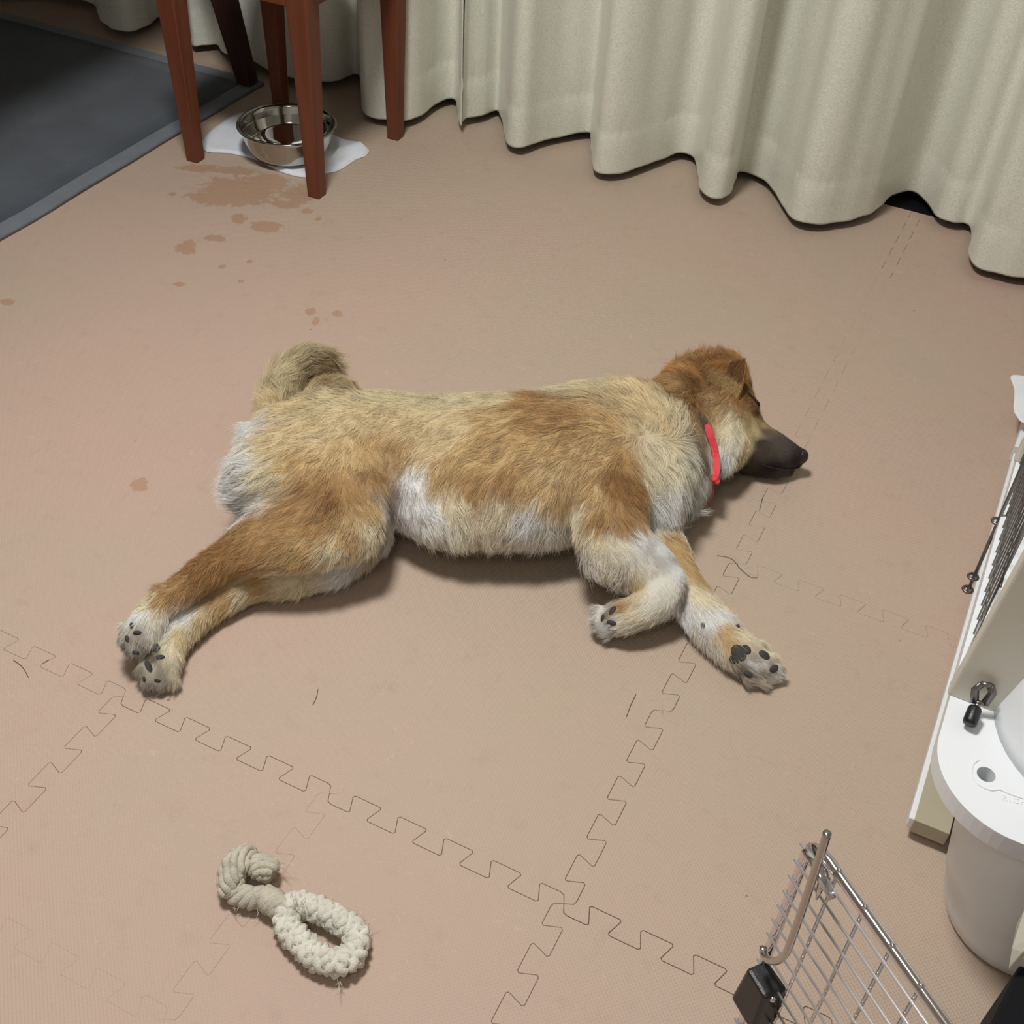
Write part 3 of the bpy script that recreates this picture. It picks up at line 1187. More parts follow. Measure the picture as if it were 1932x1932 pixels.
# ------------------------------------------------------------------ wire gate
def wire_gate():
    Z0 = 0.45
    P0 = at(1533, 1580, Z0)          # top corner
    P1 = at(1776, 1922, Z0)
    d = P1 - P0
    d = d / np.linalg.norm(d)
    nrm = np.array([d[1], -d[0], 0.0])
    if nrm @ (CAM - P0) < 0:
        nrm = -nrm
    W = 0.42
    e = empty('wire_gate', (P0[0], P0[1], 0), 'shiny chrome wire gate panel with black clip, standing in the bottom right corner', 'gate')
    org = np.array([P0[0], P0[1], 0])
    UPV = np.array([0, 0, 1.0])

    def L(u, v, w=0.0):   # u along the panel, v height, w towards the camera
        return d * u + UPV * v + nrm * w

    fr = MB()
    r_ = 0.020
    pts = []
    for cx_, cz, a0 in ((r_, Z0 - r_, PI / 2), (r_, 0.03 + r_, PI), (W - r_, 0.03 + r_, 1.5 * PI), (W - r_, Z0 - r_, 0)):
        for k in range(7):
            a = a0 + PI / 2 * k / 6
            pts.append(L(cx_ + r_ * math.cos(a), cz + r_ * math.sin(a)))
    fr.tube(pts, 0.0041, 12, closed=True)
    # feet
    fr.tube([L(0.06, 0.03), L(0.06, 0.0005)], 0.004, 8)
    fr.tube([L(W - 0.06, 0.03), L(W - 0.06, 0.0005)], 0.004, 8)
    fr.build('frame', M_CHROME, e)
    for k in range(19):
        z = Z0 - 0.0115 - k * 0.0213
        if z < 0.04:
            break
        MB().tube([L(-0.0045, z, 0.0044), L(W + 0.004, z, 0.0044)], 0.0012, 8).build('cross_wire', M_CHROME2, e)
    u = 0.031
    k = 0
    while u < W - 0.01:
        mb = MB().tube([L(u, Z0 + 0.0035, -0.0), L(u, 0.028, 0.0)], 0.0014, 8)
        mb.sphere(L(u, Z0 + 0.0035), 0.0023, 8, 6)
        mb.build('upright_wire', M_CHROME, e)
        u += 0.030
        k += 1
    # sliding latch rod with hooked lower end
    def onp(px, py, w):
        # point of the plane at distance w in front of the panel
        r0 = ray(px, py)
        O = P0 + nrm * w
        t = ((O - CAM) @ nrm) / (r0 @ nrm)
        return CAM + r0 * t - org
    la = MB()
    path = [onp(1561, 1572, 0.016), onp(1548, 1612, 0.016), onp(1515, 1712, 0.016), onp(1490, 1782, 0.016), onp(1482, 1800, 0.016), onp(1468, 1812, 0.015), onp(1450, 1812, 0.013), onp(1440, 1800, 0.011), onp(1440, 1788, 0.010)]
    la.tube(catmull(path, 5), 0.0030, 12)
    la.build('latch_rod', M_STEELB, e)
    cl = MB()
    q = onp(1543, 1643, 0.008)
    ringp = []
    cl.tube([q + L(-0.016, 0.004), q + L(0.004, 0.002), q + L(0.020, -0.006)], [0.004, 0.006, 0.003], 8, flat=0.6)
    cl.tube([q + L(0.006, 0.0), q + L(0.007, -0.012), q + L(0.008, -0.024)], [0.006, 0.0055, 0.002], 8, flat=0.5)
    cl.build('latch_bracket', M_CHROME, e)
    # black clip block
    bb = MB()
    c = onp(1441, 1878, 0.006)
    hz = 0.026
    V = [c + L(-0.018, -hz, -0.010), c + L(0.015, -hz, -0.012), c + L(0.015, -hz, 0.016), c + L(-0.018, -hz, 0.016),
         c + L(-0.016, hz, -0.008), c + L(0.011, hz, -0.010), c + L(0.011, hz, 0.012), c + L(-0.016, hz, 0.012)]
    bb.add(V, [(3, 2, 1, 0), (4, 5, 6, 7), (0, 1, 5, 4), (1, 2, 6, 5), (2, 3, 7, 6), (3, 0, 4, 7)])
    blk = bb.build('clip', M_BPLA, e, smooth=False)
    bevel(blk, 0.003, 2)
    sc = MB().sphere(c + L(0.012, hz - 0.006, 0.004), 0.0028, 10, 7)
    sc.build('screw', M_CHROME, blk)


wire_gate()


# ------------------------------------------------------------------ the dog
def ring_fit(P1, P2, b, zc, inset=0.0, n=28):
    P1 = np.array(P1, float)
    P2 = np.array(P2, float)
    A, B = at(*P1, zc), at(*P2, zc)
    nh = (B - A) / np.linalg.norm(B - A)
    d = (P2 - P1) / np.linalg.norm(P2 - P1)
    t1, t2 = P1 @ d, P2 @ d
    c = (A + B) / 2
    a = np.linalg.norm(B - A) / 2
    th = np.linspace(0, 2 * PI, n, endpoint=False)
    for it in range(12):
        R = c + a * np.cos(th)[:, None] * nh + b * np.sin(th)[:, None] * np.array([0, 0, 1.0])
        q = project(R) @ d
        s = ((project(c + nh * 0.01) - project(c)) @ d) / 0.01
        c = c + nh * ((t1 + t2) - (q.min() + q.max())) / 2 / s
        a = max(a + ((t2 - t1) - (q.max() - q.min())) / 2 / s, 0.35 * b)
    return c, nh, a - inset, b - inset


def limb(mb, st, inset=0.0, n=28, cap=(True, True)):
    """st: list of (P1, P2, half thickness, centre height)"""
    R = [ring_fit(*s, inset=inset) for s in st]
    # densify
    Cc = np.array([r_[0] for r_ in R])
    Nn = np.array([r_[1] for r_ in R])
    for i in range(1, len(Nn)):
        if Nn[i] @ Nn[i - 1] < 0:
            Nn[i] = -Nn[i]
    ab = np.array([[r_[2], r_[3]] for r_ in R])
    D = np.hstack([Cc, Nn, ab])
    D = np.array(catmull([tuple(x) for x in D], 4)) if len(D) > 2 else D
    rings = []
    th = np.linspace(0, 2 * PI, n, endpoint=False)

    def mkring(row, sc, shift):
        c, nh, a, b = row[:3], row[3:6], row[6], row[7]
        nh = nh / np.linalg.norm(nh)
        return [tuple(c + shift + sc * (a * math.cos(t) * nh + b * math.sin(t) * np.array([0, 0, 1.0]))) for t in th]
    t0 = D[0, :3] - D[1, :3]
    t0 /= np.linalg.norm(t0)
    t1 = D[-1, :3] - D[-2, :3]
    t1 /= np.linalg.norm(t1)
    r0, r1 = min(D[0, 6:8]) * 0.8, min(D[-1, 6:8]) * 0.8
    if cap[0]:
        for k in (0.12, 0.5, 0.8, 0.95):
            rings.append(mkring(D[0], k, t0 * r0 * math.sqrt(1 - k * k)))
    for row in D:
        rings.append(mkring(row, 1.0, np.zeros(3)))
    if cap[1]:
        for k in (0.95, 0.8, 0.5, 0.12):
            rings.append(mkring(D[-1], k, t1 * r1 * math.sqrt(1 - k * k)))
    loft(mb, rings)


def dog():
    base = at(900, 900, 0)
    e = empty('dog', (base[0], base[1], 0), 'tan and white furry dog asleep on its side in the middle of the floor', 'dog')
    org = np.array([base[0], base[1], 0.0])
    mb = MB()
    I = 0.007
    # torso
    limb(mb, [((500, 790), (478, 935), .058, .078), ((535, 756), (520, 985), .078, .088), ((620, 732), (650, 985), .086, .092), ((720, 730), (742, 1000), .080, .086),
              ((800, 737), (815, 1032), .080, .083), ((900, 735), (908, 1040), .090, .092), ((1000, 728), (1003, 1040), .098, .099), ((1100, 714), (1090, 1030), .100, .101),
              ((1185, 711), (1165, 1010), .096, .098), ((1240, 722), (1225, 1010), .088, .092), ((1283, 760), (1268, 1012), .075, .082), ((1315, 815), (1290, 975), .055, .070)], I)
    # neck, skull
    limb(mb, [((1225, 720), (1265, 985), .070, .080), ((1262, 690), (1305, 950), .068, .078), ((1300, 670), (1345, 900), .055, .064), ((1345, 662), (1378, 898), .060, .066), ((1392, 678), (1396, 890), .054, .060),
              ((1420, 745), (1410, 886), .042, .050), ((1440, 788), (1425, 884), .030, .042)], 0.005)
    # upper jaw / muzzle and lower jaw
    limb(mb, [((1425, 775), (1410, 880), .030, .044), ((1450, 801), (1432, 884), .026, .042), ((1480, 820), (1464, 888), .023, .040), ((1503, 837), (1492, 886), .021, .037), ((1515, 846), (1504, 883), .018, .035)], 0.001)
    limb(mb, [((1402, 860), (1398, 893), .018, .024), ((1440, 874), (1434, 901), .013, .020), ((1475, 880), (1470, 903), .011, .018), ((1498, 878), (1494, 897), .009, .017)], 0.0)
    # brow
    mb.sphere(at(1408, 765, .094), (.020, .018, .014))
    # tail curl
    limb(mb, [((480, 815), (530, 775), .030, .060), ((478, 765), (560, 765), .036, .055), ((492, 712), (580, 745), .044, .050), ((528, 672), (600, 745), .050, .052), ((575, 646), (612, 740), .050, .052), ((625, 655), (622, 733), .044, .047), ((655, 685), (640, 728), .028, .038)], 0.012)
    # upper hind leg
    limb(mb, [((560, 770), (700, 790), .060, .115), ((438, 880), (745, 870), .066, .108), ((430, 940), (738, 950), .062, .104), ((470, 962), (715, 1018), .052, .098), ((452, 984), (620, 1060), .040, .092), ((425, 1003), (500, 1080), .034, .084), ((403, 1022), (446, 1092), .030, .078), ((345, 1066), (392, 1122), .026, .072), ((284, 1120), (334, 1158), .024, .064)], 0.004)
    limb(mb, [((286, 1112), (330, 1150), .022, .066), ((262, 1148), (316, 1172), .021, .060), ((243, 1176), (300, 1200), .021, .054), ((238, 1205), (286, 1222), .016, .050)], 0.001)
    # lower hind leg
    limb(mb, [((690, 940), (740, 1030), .045, .050), ((600, 1000), (668, 1082), .040, .043), ((530, 1040), (575, 1117), .034, .036), ((450, 1070), (490, 1131), .028, .031), ((385, 1108), (425, 1162), .024, .027), ((335, 1150), (375, 1201), .022, .025), ((300, 1192), (352, 1230), .021, .024), ((277, 1232), (341, 1266), .020, .023), ((280, 1272), (330, 1285), .015, .018)], 0.001)
    # upper fore leg: shoulder, upper arm, forearm, carpus, folded paw
    limb(mb, [((1060, 850), (1215, 850), .040, .145), ((1065, 930), (1225, 940), .044, .128), ((1082, 1010), (1229, 1000), .042, .112), ((1112, 1060), (1256, 1030), .036, .096), ((1148, 1090), (1280, 1058), .032, .084), ((1182, 1106), (1295, 1092), .029, .073)], 0.004)
    limb(mb, [((1196, 1090), (1296, 1096), .028, .070), ((1200, 1116), (1288, 1132), .027, .062), ((1186, 1128), (1246, 1167), .024, .052), ((1160, 1134), (1200, 1191), .022, .040), ((1142, 1142), (1158, 1197), .019, .031), ((1130, 1160), (1134, 1188), .013, .025)], 0.001)
    # lower fore leg
    limb(mb, [((1190, 1010), (1275, 985), .036, .050), ((1215, 1060), (1296, 1030), .032, .044), ((1246, 1110), (1318, 1080), .029, .036), ((1276, 1158), (1346, 1122), .026, .030), ((1305, 1192), (1376, 1158), .025, .028), ((1336, 1222), (1404, 1188), .023, .026), ((1362, 1248), (1430, 1212), .022, .024), ((1392, 1272), (1454, 1232), .020, .022), ((1425, 1288), (1474, 1258), .016, .018), ((1448, 1289), (1480, 1270), .010, .014)], 0.001)
    # toes
    for (x, y, z, r_) in ((1430, 1222, .032, .011), (1452, 1244, .026, .011), (1466, 1264, .020, .010), (1438, 1284, .014, .010), (1412, 1278, .016, .010),
                          (1132, 1154, .034, .0095), (1130, 1170, .028, .010), (1134, 1186, .022, .0095), (1148, 1193, .020, .010),
                          (243, 1188, .056, .011), (240, 1208, .050, .011), (250, 1226, .046, .010), (266, 1228, .044, .010),
                          (272, 1264, .026, .011), (280, 1284, .018, .011), (302, 1290, .015, .011), (324, 1282, .016, .011)):
        mb.sphere(at(x, y, z), r_, 12, 8)
    me = bpy.data.meshes.new('body')
    me.from_pydata(mb.v, [], mb.f)
    me.update()
    bo = bpy.data.objects.new('body', me)
    COL.objects.link(bo)
    bm = bmesh.new()
    bm.from_mesh(me)
    bmesh.ops.recalc_face_normals(bm, faces=bm.faces)
    for v in bm.verts:
        v.co.z = max(v.co.z, 0.0015)
    bm.to_mesh(me)
    bm.free()
    rm = bo.modifiers.new('r', 'REMESH')
    rm.mode = 'VOXEL'
    rm.voxel_size = 0.0036
    sm = bo.modifiers.new('s', 'SMOOTH')
    sm.factor = 0.5
    sm.iterations = 3
    dg = bpy.context.evaluated_depsgraph_get()
    ev = bo.evaluated_get(dg)
    me2 = bpy.data.meshes.new_from_object(ev)
    bpy.data.objects.remove(bo)
    me2.name = 'body'
    nv = len(me2.vertices)
    co = np.zeros(nv * 3)
    me2.vertices.foreach_get('co', co)
    co = co.reshape(-1, 3)
    co[:, 2] = np.maximum(co[:, 2], 0.0012)
    # ear flap: separate closed solid added to the body mesh further below
    me2.calc_loop_triangles()
    nt_ = len(me2.loop_triangles)
    tri = np.zeros(nt_ * 3, dtype=np.int32)
    me2.loop_triangles.foreach_get('vertices', tri)
    tri = tri.reshape(-1, 3)
    bvh = BVHTree.FromPolygons([tuple(c) for c in co], [tuple(int(q) for q in t) for t in tri])

    def hit(x, y):
        r0 = ray(x, y)
        loc, nr, _, _ = bvh.ray_cast(Vector(CAM), Vector(r0))
        if loc is None:
            loc, nr, _, _ = bvh.find_nearest(Vector(at(x, y, 0.04)))
        return np.array(loc), np.array(nr)

    # -------- coat map: px, py, colour, hair direction (picture), length, lift
    T1, T2, T3, T4 = (214, 192, 146), (204, 170, 114), (184, 142, 88), (160, 114, 64)
    WH, CR, GR = (243, 238, 224), (226, 214, 182), (196, 188, 176)
    OR, BR, DK, MZ = (190, 138, 76), (158, 112, 62), (96, 70, 46), (74, 62, 56)
    K = [
        # rump / tail
        (500, 760, T1, (-1, .3), .030, .5), (480, 820, WH, (-1, .3), .034, .5), (455, 880, WH, (-1, .1), .036, .5), (440, 930, WH, (-1, .05), .036, .5), (470, 945, WH, (-1, .2), .03, .4), (452, 968, WH, (-1, .5), .024, .4),
        (530, 830, T1, (-.9, .5), .026, .3), (510, 900, CR, (-.9, .3), .028, .3), (560, 760, T1, (-1, .2), .025, .3), (640, 750, (206, 190, 150), (-1, .1), .022, .25), (600, 820, T1, (-.6, .8), .024, .25),
        (560, 880, T2, (-.6, .8), .024, .25), (640, 850, (204, 176, 124), (-.4, 1), .024, .25), (610, 920, T3, (-.5, 1), .022, .25), (660, 930, T3, (-.3, 1), .020, .25), (700, 850, T2, (-.3, 1), .022, .3), (715, 900, T3, (-.2, 1), .020, .3),
        (690, 790, T1, (-.6, .8), .022, .25), (690, 960, T2, (.3, 1), .022, .3), (700, 1000, CR, (.4, 1), .024, .5), (660, 1010, T2, (-.3, 1), .022, .3), (640, 1040, CR, (-.2, 1), .022, .4),
        (560, 960, T3, (-.8, .6), .018, .2), (520, 1010, T3, (-.9, .5), .016, .2), (600, 990, T3, (-.7, .7), .018, .2), (560, 1040, T2, (-.9, .4), .018, .25), (470, 1000, T3, (-.9, .5), .018, .3),
        (425, 1040, T4, (-.9, .5), .016, .3), (450, 1060, T3, (-.9, .5), .014, .2), (380, 1075, T4, (-.9, .6), .014, .25), (340, 1110, T3, (-.9, .6), .013, .25), (400, 1100, T3, (-.9, .6), .013, .2), (305, 1130, T3, (-.8, .7), .012, .25),
        (283, 1135, CR, (-.7, .8), .012, .4), (262, 1160, WH, (-.5, 1), .010, .3), (245, 1190, (218, 212, 198), (-.4, 1), .010, .3), (300, 1170, (218, 210, 192), (-.4, 1), .010, .3), (255, 1215, (214, 208, 194), (-.2, 1), .009, .3), (285, 1200, (208, 202, 188), (-.4, 1), .010, .4),
        (700, 1040, (206, 192, 168), (-.4, 1), .026, .5), (650, 1070, WH, (-.5, 1), .026, .5), (590, 1100, CR, (-.7, .8), .022, .4), (540, 1090, CR, (-.8, .6), .018, .3), (490, 1100, T2, (-.9, .5), .015, .25), (460, 1130, CR, (-.8, .6), .015, .3),
        (430, 1130, T2, (-.9, .6), .014, .25), (380, 1170, T1, (-.8, .8), .013, .3), (350, 1160, WH, (-.8, .8), .013, .3), (340, 1200, T1, (-.5, 1), .012, .3), (310, 1180, WH, (-.6, 1), .012, .4), (320, 1230, CR, (-.3, 1), .010, .25), (290, 1270, (216, 208, 190), (-.1, 1), .008, .25), (330, 1265, (190, 178, 150), (-.1, 1), .009, .25),
        # tail
        (495, 770, T1, (-.1, -1), .030, .4), (500, 730, (206, 188, 148), (.2, -1), .034, .4), (530, 700, (204, 188, 150), (.6, -.8), .036, .35), (560, 665, (190, 174, 134), (1, -.3), .036, .4), (600, 660, (188, 168, 124), (1, .1), .038, .4), (635, 680, (176, 154, 110), (.8, .6), .038, .5), (600, 700, (178, 158, 116), (.9, -.1), .034, .3), (570, 725, (158, 136, 96), (.8, -.5), .03, .3), (640, 712, (176, 152, 108), (.9, .3), .022, .4), (612, 722, (168, 144, 102), (.8, -.4), .024, .3),
        # back and flank
        (740, 750, (204, 190, 150), (-1, .1), .024, .25), (850, 750, (206, 192, 154), (-1, .1), .024, .25), (950, 750, (204, 188, 148), (-1, .1), .024, .25), (1050, 735, (202, 188, 152), (-1, 0), .026, .3), (1150, 730, (202, 188, 150), (-1, -.1), .028, .35),
        (760, 800, T1, (-.7, .5), .024, .3), (800, 850, T1, (-.5, .8), .024, .3), (760, 850, T2, (-.4, .9), .022, .3), (850, 820, T1, (-.8, .4), .024, .25), (880, 870, T2, (-.6, .7), .024, .3), (830, 900, T2, (-.3, 1), .024, .3),
        (950, 800, T2, (-.9, .3), .024, .25), (1000, 760, T3, (-1, .2), .024, .3), (1020, 800, T3, (-.9, .3), .024, .25), (930, 860, T2, (-.7, .7), .022, .3), (960, 910, T3, (-.5, .9), .022, .3), (890, 920, T3, (-.4, 1), .022, .3), (1000, 860, T2, (-.8, .5), .024, .25),
        (1080, 790, T3, (-.9, .2), .026, .3), (1060, 850, (198, 164, 108), (-.8, .5), .024, .25), (1100, 860, (200, 168, 114), (-.7, .6), .022, .25), (1140, 800, T2, (-.8, -.2), .026, .35), (1160, 760, (204, 180, 134), (-.8, -.5), .028, .4), (1220, 780, T1, (-.6, -.8), .030, .45), (1200, 740, T1, (-.7, -.6), .03, .45),
        (1140, 850, (204, 172, 116), (-.6, .6), .022, .3), (1040, 900, (204, 176, 126), (-.6, .8), .022, .25), (1060, 940, T2, (-.4, .9), .022, .25), (1000, 920, T2, (-.4, 1), .024, .3),
        (1180, 870, T3, (-.3, .9), .020, .3), (1160, 920, T4, (-.2, 1), .018, .3), (1190, 920, T4, (.2, 1), .020, .4), (1120, 930, T2, (-.3, 1), .02, .25), (1130, 980, T3, (-.1, 1), .016, .25), (1180, 990, T3, (.2, 1), .015, .2), (1090, 970, CR, (-.5, .8), .022, .3), (1205, 970, T3, (.3, 1), .014, .2),
        (1250, 800, T1, (.2, -.8), .03, .5), (1290, 800, (212, 200, 164), (.5, -.7), .032, .6), (1250, 860, CR, (.2, .8), .030, .5), (1300, 860, (220, 216, 198), (.5, .5), .032, .6), (1230, 900, CR, (.2, .9), .030, .4), (1260, 930, WH, (.5, .9), .034, .5), (1300, 930, (206, 204, 196), (.6, .8), .032, .5), (1240, 970, WH, (.5, .9), .034, .45), (1280, 990, WH, (.6, .8), .034, .5),
        # belly
        (775, 900, WH, (-.1, 1), .022, .3), (760, 950, WH, (.1, 1), .024, .3), (750, 1000, WH, (.1, 1), .022, .3), (800, 950, WH, (.4, 1), .028, .3), (820, 1000, (228, 224, 212), (.3, 1), .030, .3), (860, 950, CR, (.1, 1), .028, .3), (880, 1000, (226, 218, 196), (0, 1), .032, .3), (940, 960, CR, (-.1, 1), .030, .3), (950, 1010, (222, 214, 198), (-.1, 1), .034, .3),
        (1000, 970, WH, (-.2, 1), .034, .3), (1030, 1000, (230, 228, 220), (0, 1), .034, .3), (1060, 1010, (222, 216, 202), (.2, 1), .032, .35), (1080, 1020, GR, (.4, .9), .028, .4),
        # upper foreleg
        (1120, 1020, CR, (.3, .9), .020, .3), (1110, 1050, (206, 198, 190), (-.4, .9), .026, .7), (1150, 1060, (216, 206, 184), (.2, 1), .018, .4), (1160, 1090, (208, 200, 190), (-.3, 1), .022, .7), (1170, 1030, (226, 218, 196), (.4, .9), .014, .2), (1210, 1020, WH, (.5, .9), .012, .2), (1250, 1040, WH, (.4, .9), .010, .15), (1220, 1070, (228, 222, 204), (.3, 1), .010, .2), (1280, 1080, WH, (.1, 1), .008, .15), (1260, 1110, (230, 226, 212), (0, 1), .008, .15),
        (1205, 1100, T1, (.1, 1), .012, .3), (1230, 1140, (222, 216, 200), (-.8, .5), .010, .2), (1190, 1160, CR, (-.9, .3), .010, .2), (1175, 1150, T3, (-.9, .3), .010, .2), (1140, 1180, WH, (-1, .1), .009, .25), (1130, 1165, (228, 224, 214), (-.8, .2), .009, .3), (1195, 1185, (212, 204, 186), (-.9, .3), .010, .25), (1135, 1150, (222, 218, 208), (-.8, -.2), .009, .3),
        # lower foreleg
        (1270, 1020, T2, (.5, .9), .014, .25), (1290, 1060, T2, (.5, .9), .012, .2), (1310, 1085, T2, (.5, .9), .012, .2), (1310, 1120, CR, (.5, .9), .014, .2), (1290, 1150, WH, (.4, .9), .018, .4), (1340, 1130, CR, (.6, .8), .012, .2), (1340, 1170, WH, (.6, .8), .014, .3), (1360, 1160, WH, (.6, .8), .012, .2), (1320, 1200, (206, 198, 184), (.5, .8), .018, .5),
        (1370, 1190, T2, (.6, .8), .010, .2), (1370, 1215, T2, (.6, .8), .010, .2), (1400, 1195, CR, (.7, .7), .010, .2), (1355, 1225, (214, 206, 190), (.5, .8), .016, .5), (1420, 1220, (204, 188, 160), (.8, .6), .009, .2), (1440, 1250, WH, (.8, .6), .008, .25), (1420, 1255, WH, (.8, .6), .010, .3), (1460, 1280, WH, (.9, .3), .008, .2), (1430, 1285, (214, 202, 180), (.8, .5), .010, .3), (1450, 1235, CR, (.8, .6), .008, .2),
        # painted shadow by collar and ear, then clefts between the toes
        (1326, 796, (104, 86, 66), (.2, .8), .012, .2), (1328, 862, (110, 92, 76), (.2, .8), .012, .2), (1330, 880, (112, 94, 80), (.2, .8), .012, .2), (1325, 836, (150, 128, 100), (.2, .8), .016, .2),  # shadow gap beside the collar, painted into the coat
        (1335, 694, (150, 98, 50), (-.3, -.8), .02, .35), (1370, 684, (146, 96, 50), (.1, -.9), .02, .35), (1318, 722, (140, 98, 56), (-.5, .2), .018, .3), (1398, 720, (124, 84, 48), (.2, .5), .012, .2),  # dark shadow around the ear base, painted into the coat
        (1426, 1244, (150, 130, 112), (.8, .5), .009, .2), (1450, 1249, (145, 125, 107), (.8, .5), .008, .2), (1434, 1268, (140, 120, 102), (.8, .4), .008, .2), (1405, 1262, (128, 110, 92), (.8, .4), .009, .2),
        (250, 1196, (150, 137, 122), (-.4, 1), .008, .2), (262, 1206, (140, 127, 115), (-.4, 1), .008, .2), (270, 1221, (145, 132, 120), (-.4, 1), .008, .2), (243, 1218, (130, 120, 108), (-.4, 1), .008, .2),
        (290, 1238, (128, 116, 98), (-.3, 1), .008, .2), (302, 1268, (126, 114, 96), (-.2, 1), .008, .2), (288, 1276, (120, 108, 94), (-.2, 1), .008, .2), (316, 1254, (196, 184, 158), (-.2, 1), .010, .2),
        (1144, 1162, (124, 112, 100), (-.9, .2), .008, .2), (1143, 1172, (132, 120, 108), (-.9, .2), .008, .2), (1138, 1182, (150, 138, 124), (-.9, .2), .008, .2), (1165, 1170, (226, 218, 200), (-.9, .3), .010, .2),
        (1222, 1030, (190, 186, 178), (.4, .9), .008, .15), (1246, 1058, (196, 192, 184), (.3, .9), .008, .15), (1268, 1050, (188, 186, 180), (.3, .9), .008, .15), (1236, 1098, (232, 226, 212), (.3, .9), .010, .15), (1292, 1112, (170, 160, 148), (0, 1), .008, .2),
        # dips and clumps in the coat
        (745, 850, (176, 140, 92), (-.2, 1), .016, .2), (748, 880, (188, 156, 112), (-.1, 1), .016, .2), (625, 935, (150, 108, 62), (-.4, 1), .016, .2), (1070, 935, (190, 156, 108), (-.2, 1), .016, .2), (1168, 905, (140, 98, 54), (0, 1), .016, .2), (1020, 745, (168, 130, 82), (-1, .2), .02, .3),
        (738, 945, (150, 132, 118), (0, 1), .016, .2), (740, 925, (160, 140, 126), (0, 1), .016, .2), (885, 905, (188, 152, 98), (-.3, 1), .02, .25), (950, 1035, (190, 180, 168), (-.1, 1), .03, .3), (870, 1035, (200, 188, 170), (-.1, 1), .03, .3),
        # head
        (1250, 700, (206, 176, 122), (-.6, -.5), .032, .6), (1290, 675, (206, 160, 92), (-.3, -1), .030, .6), (1340, 665, OR, (0, -1), .026, .6), (1385, 668, OR, (.3, -1), .022, .5), (1300, 700, OR, (-.4, -.8), .026, .4), (1280, 730, (190, 152, 98), (-.6, .2), .026, .4), (1310, 750, BR, (-.5, .6), .024, .4), (1345, 760, (184, 150, 100), (-.5, .8), .022, .4), (1300, 780, (176, 140, 92), (-.5, .6), .024, .4),
        (1350, 790, (192, 162, 112), (-.4, .8), .022, .35), (1340, 820, (206, 190, 150), (-.4, .9), .024, .4), (1380, 800, CR, (-.3, .8), .020, .3), (1385, 835, (228, 220, 198), (-.2, .9), .020, .3), (1360, 860, WH, (-.3, .9), .024, .35), (1370, 890, (206, 202, 192), (-.2, 1), .020, .35), (1335, 860, GR, (-.3, .9), .024, .4), (1330, 900, (190, 184, 172), (-.2, 1), .022, .4),
        (1398, 870, (200, 180, 140), (-.3, .9), .010, .2), (1400, 760, BR, (-.4, .6), .012, .2), (1415, 740, BR, (-.2, .4), .010, .2), (1425, 760, (120, 84, 50), (-.4, .3), .007, .1), (1412, 790, (176, 150, 102), (-.5, .4), .009, .15), (1425, 810, (212, 192, 140), (-.6, .4), .008, .15), (1412, 840, (214, 194, 144), (-.6, .5), .009, .15), (1437, 800, (180, 148, 96), (-.6, .2), .007, .12), (1400, 705, BR, (.1, -.8), .016, .3),
        (1440, 840, MZ, (-.8, .3), .006, .1), (1448, 815, (110, 92, 74), (-.8, .2), .005, .1), (1470, 835, (86, 76, 68), (-.8, -.1), .005, .1), (1430, 865, MZ, (-.8, .2), .006, .1), (1480, 860, (82, 72, 68), (-.8, .2), .005, .1), (1505, 862, (64, 56, 54), (-.8, 0), .004, .1), (1465, 880, (56, 46, 44), (-.8, .2), .005, .1), (1420, 880, (92, 76, 64), (-.8, .4), .006, .1), (1440, 893, (66, 56, 54), (-.8, .2), .005, .1), (1480, 893, (84, 78, 76), (-.8, .2), .004, .1),
    ]
    kp, kc, kd, kl, kf = [], [], [], [], []
    for (x, y, c, d, l, lf) in K:
        p, nr = hit(x, y)
        kp.append(p)
        lum = 0.35 * c[0] + 0.5 * c[1] + 0.15 * c[2]
        kc.append(s2l(tuple(min(245, (v + (lum - v) * 0.19) * 1.07) for v in c)))
        v = RT * d[0] - UP * d[1]
        v = v / np.linalg.norm(v)
        kd.append(v)
        kl.append(l)
        kf.append(lf)
    kp, kc, kd, kl, kf = map(np.array, (kp, kc, kd, kl, kf))

    def interp(P):
        out = []
        for s0 in range(0, len(P), 20000):
            Q = P[s0:s0 + 20000]
            d2 = ((Q[:, None, :] - kp[None]) ** 2).sum(-1)
            m = d2.min(1, keepdims=True)
            sg = np.clip(np.sqrt(m) * 0.7, 0.0050, 0.028)
            w = np.exp(-(d2 - m) / (2 * sg ** 2))
            w /= w.sum(1, keepdims=True)
            out.append(np.hstack([w @ kc, w @ kd, (w @ kl)[:, None], (w @ kf)[:, None]]))
        return np.vstack(out)

    # colour on the skin
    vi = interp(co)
    fm = bpy.data.materials.new('dog_skin')
    fm.use_nodes = True
    b = fm.node_tree.nodes['Principled BSDF']
    b.inputs['Roughness'].default_value = 0.9
    b.inputs['Specular IOR Level'].default_value = 0.1
    an = fm.node_tree.nodes.new('ShaderNodeAttribute')
    an.attribute_name = 'coat'
    mu = fm.node_tree.nodes.new('ShaderNodeVectorMath')
    mu.operation = 'SCALE'
    mu.inputs['Scale'].default_value = 0.72
    fm.node_tree.links.new(an.outputs['Color'], mu.inputs[0])
    fm.node_tree.links.new(mu.outputs[0], b.inputs['Base Color'])
    me2.vertices.foreach_set('co', (co - org).ravel())
    at_ = me2.color_attributes.new('coat', 'FLOAT_COLOR', 'POINT')
    at_.data.foreach_set('color', np.hstack([vi[:, :3], np.ones((nv, 1))]).ravel())
    me2.materials.clear()
    me2.materials.append(fm)
    me2.polygons.foreach_set('use_smooth', [True] * len(me2.polygons))
    me2.update()
    body = bpy.data.objects.new('body', me2)
    COL.objects.link(body)
    body.parent = e

    # ---- coat of hair
    hm = bpy.data.materials.new('dog_hair')
    hm.use_nodes = True
    b = hm.node_tree.nodes['Principled BSDF']
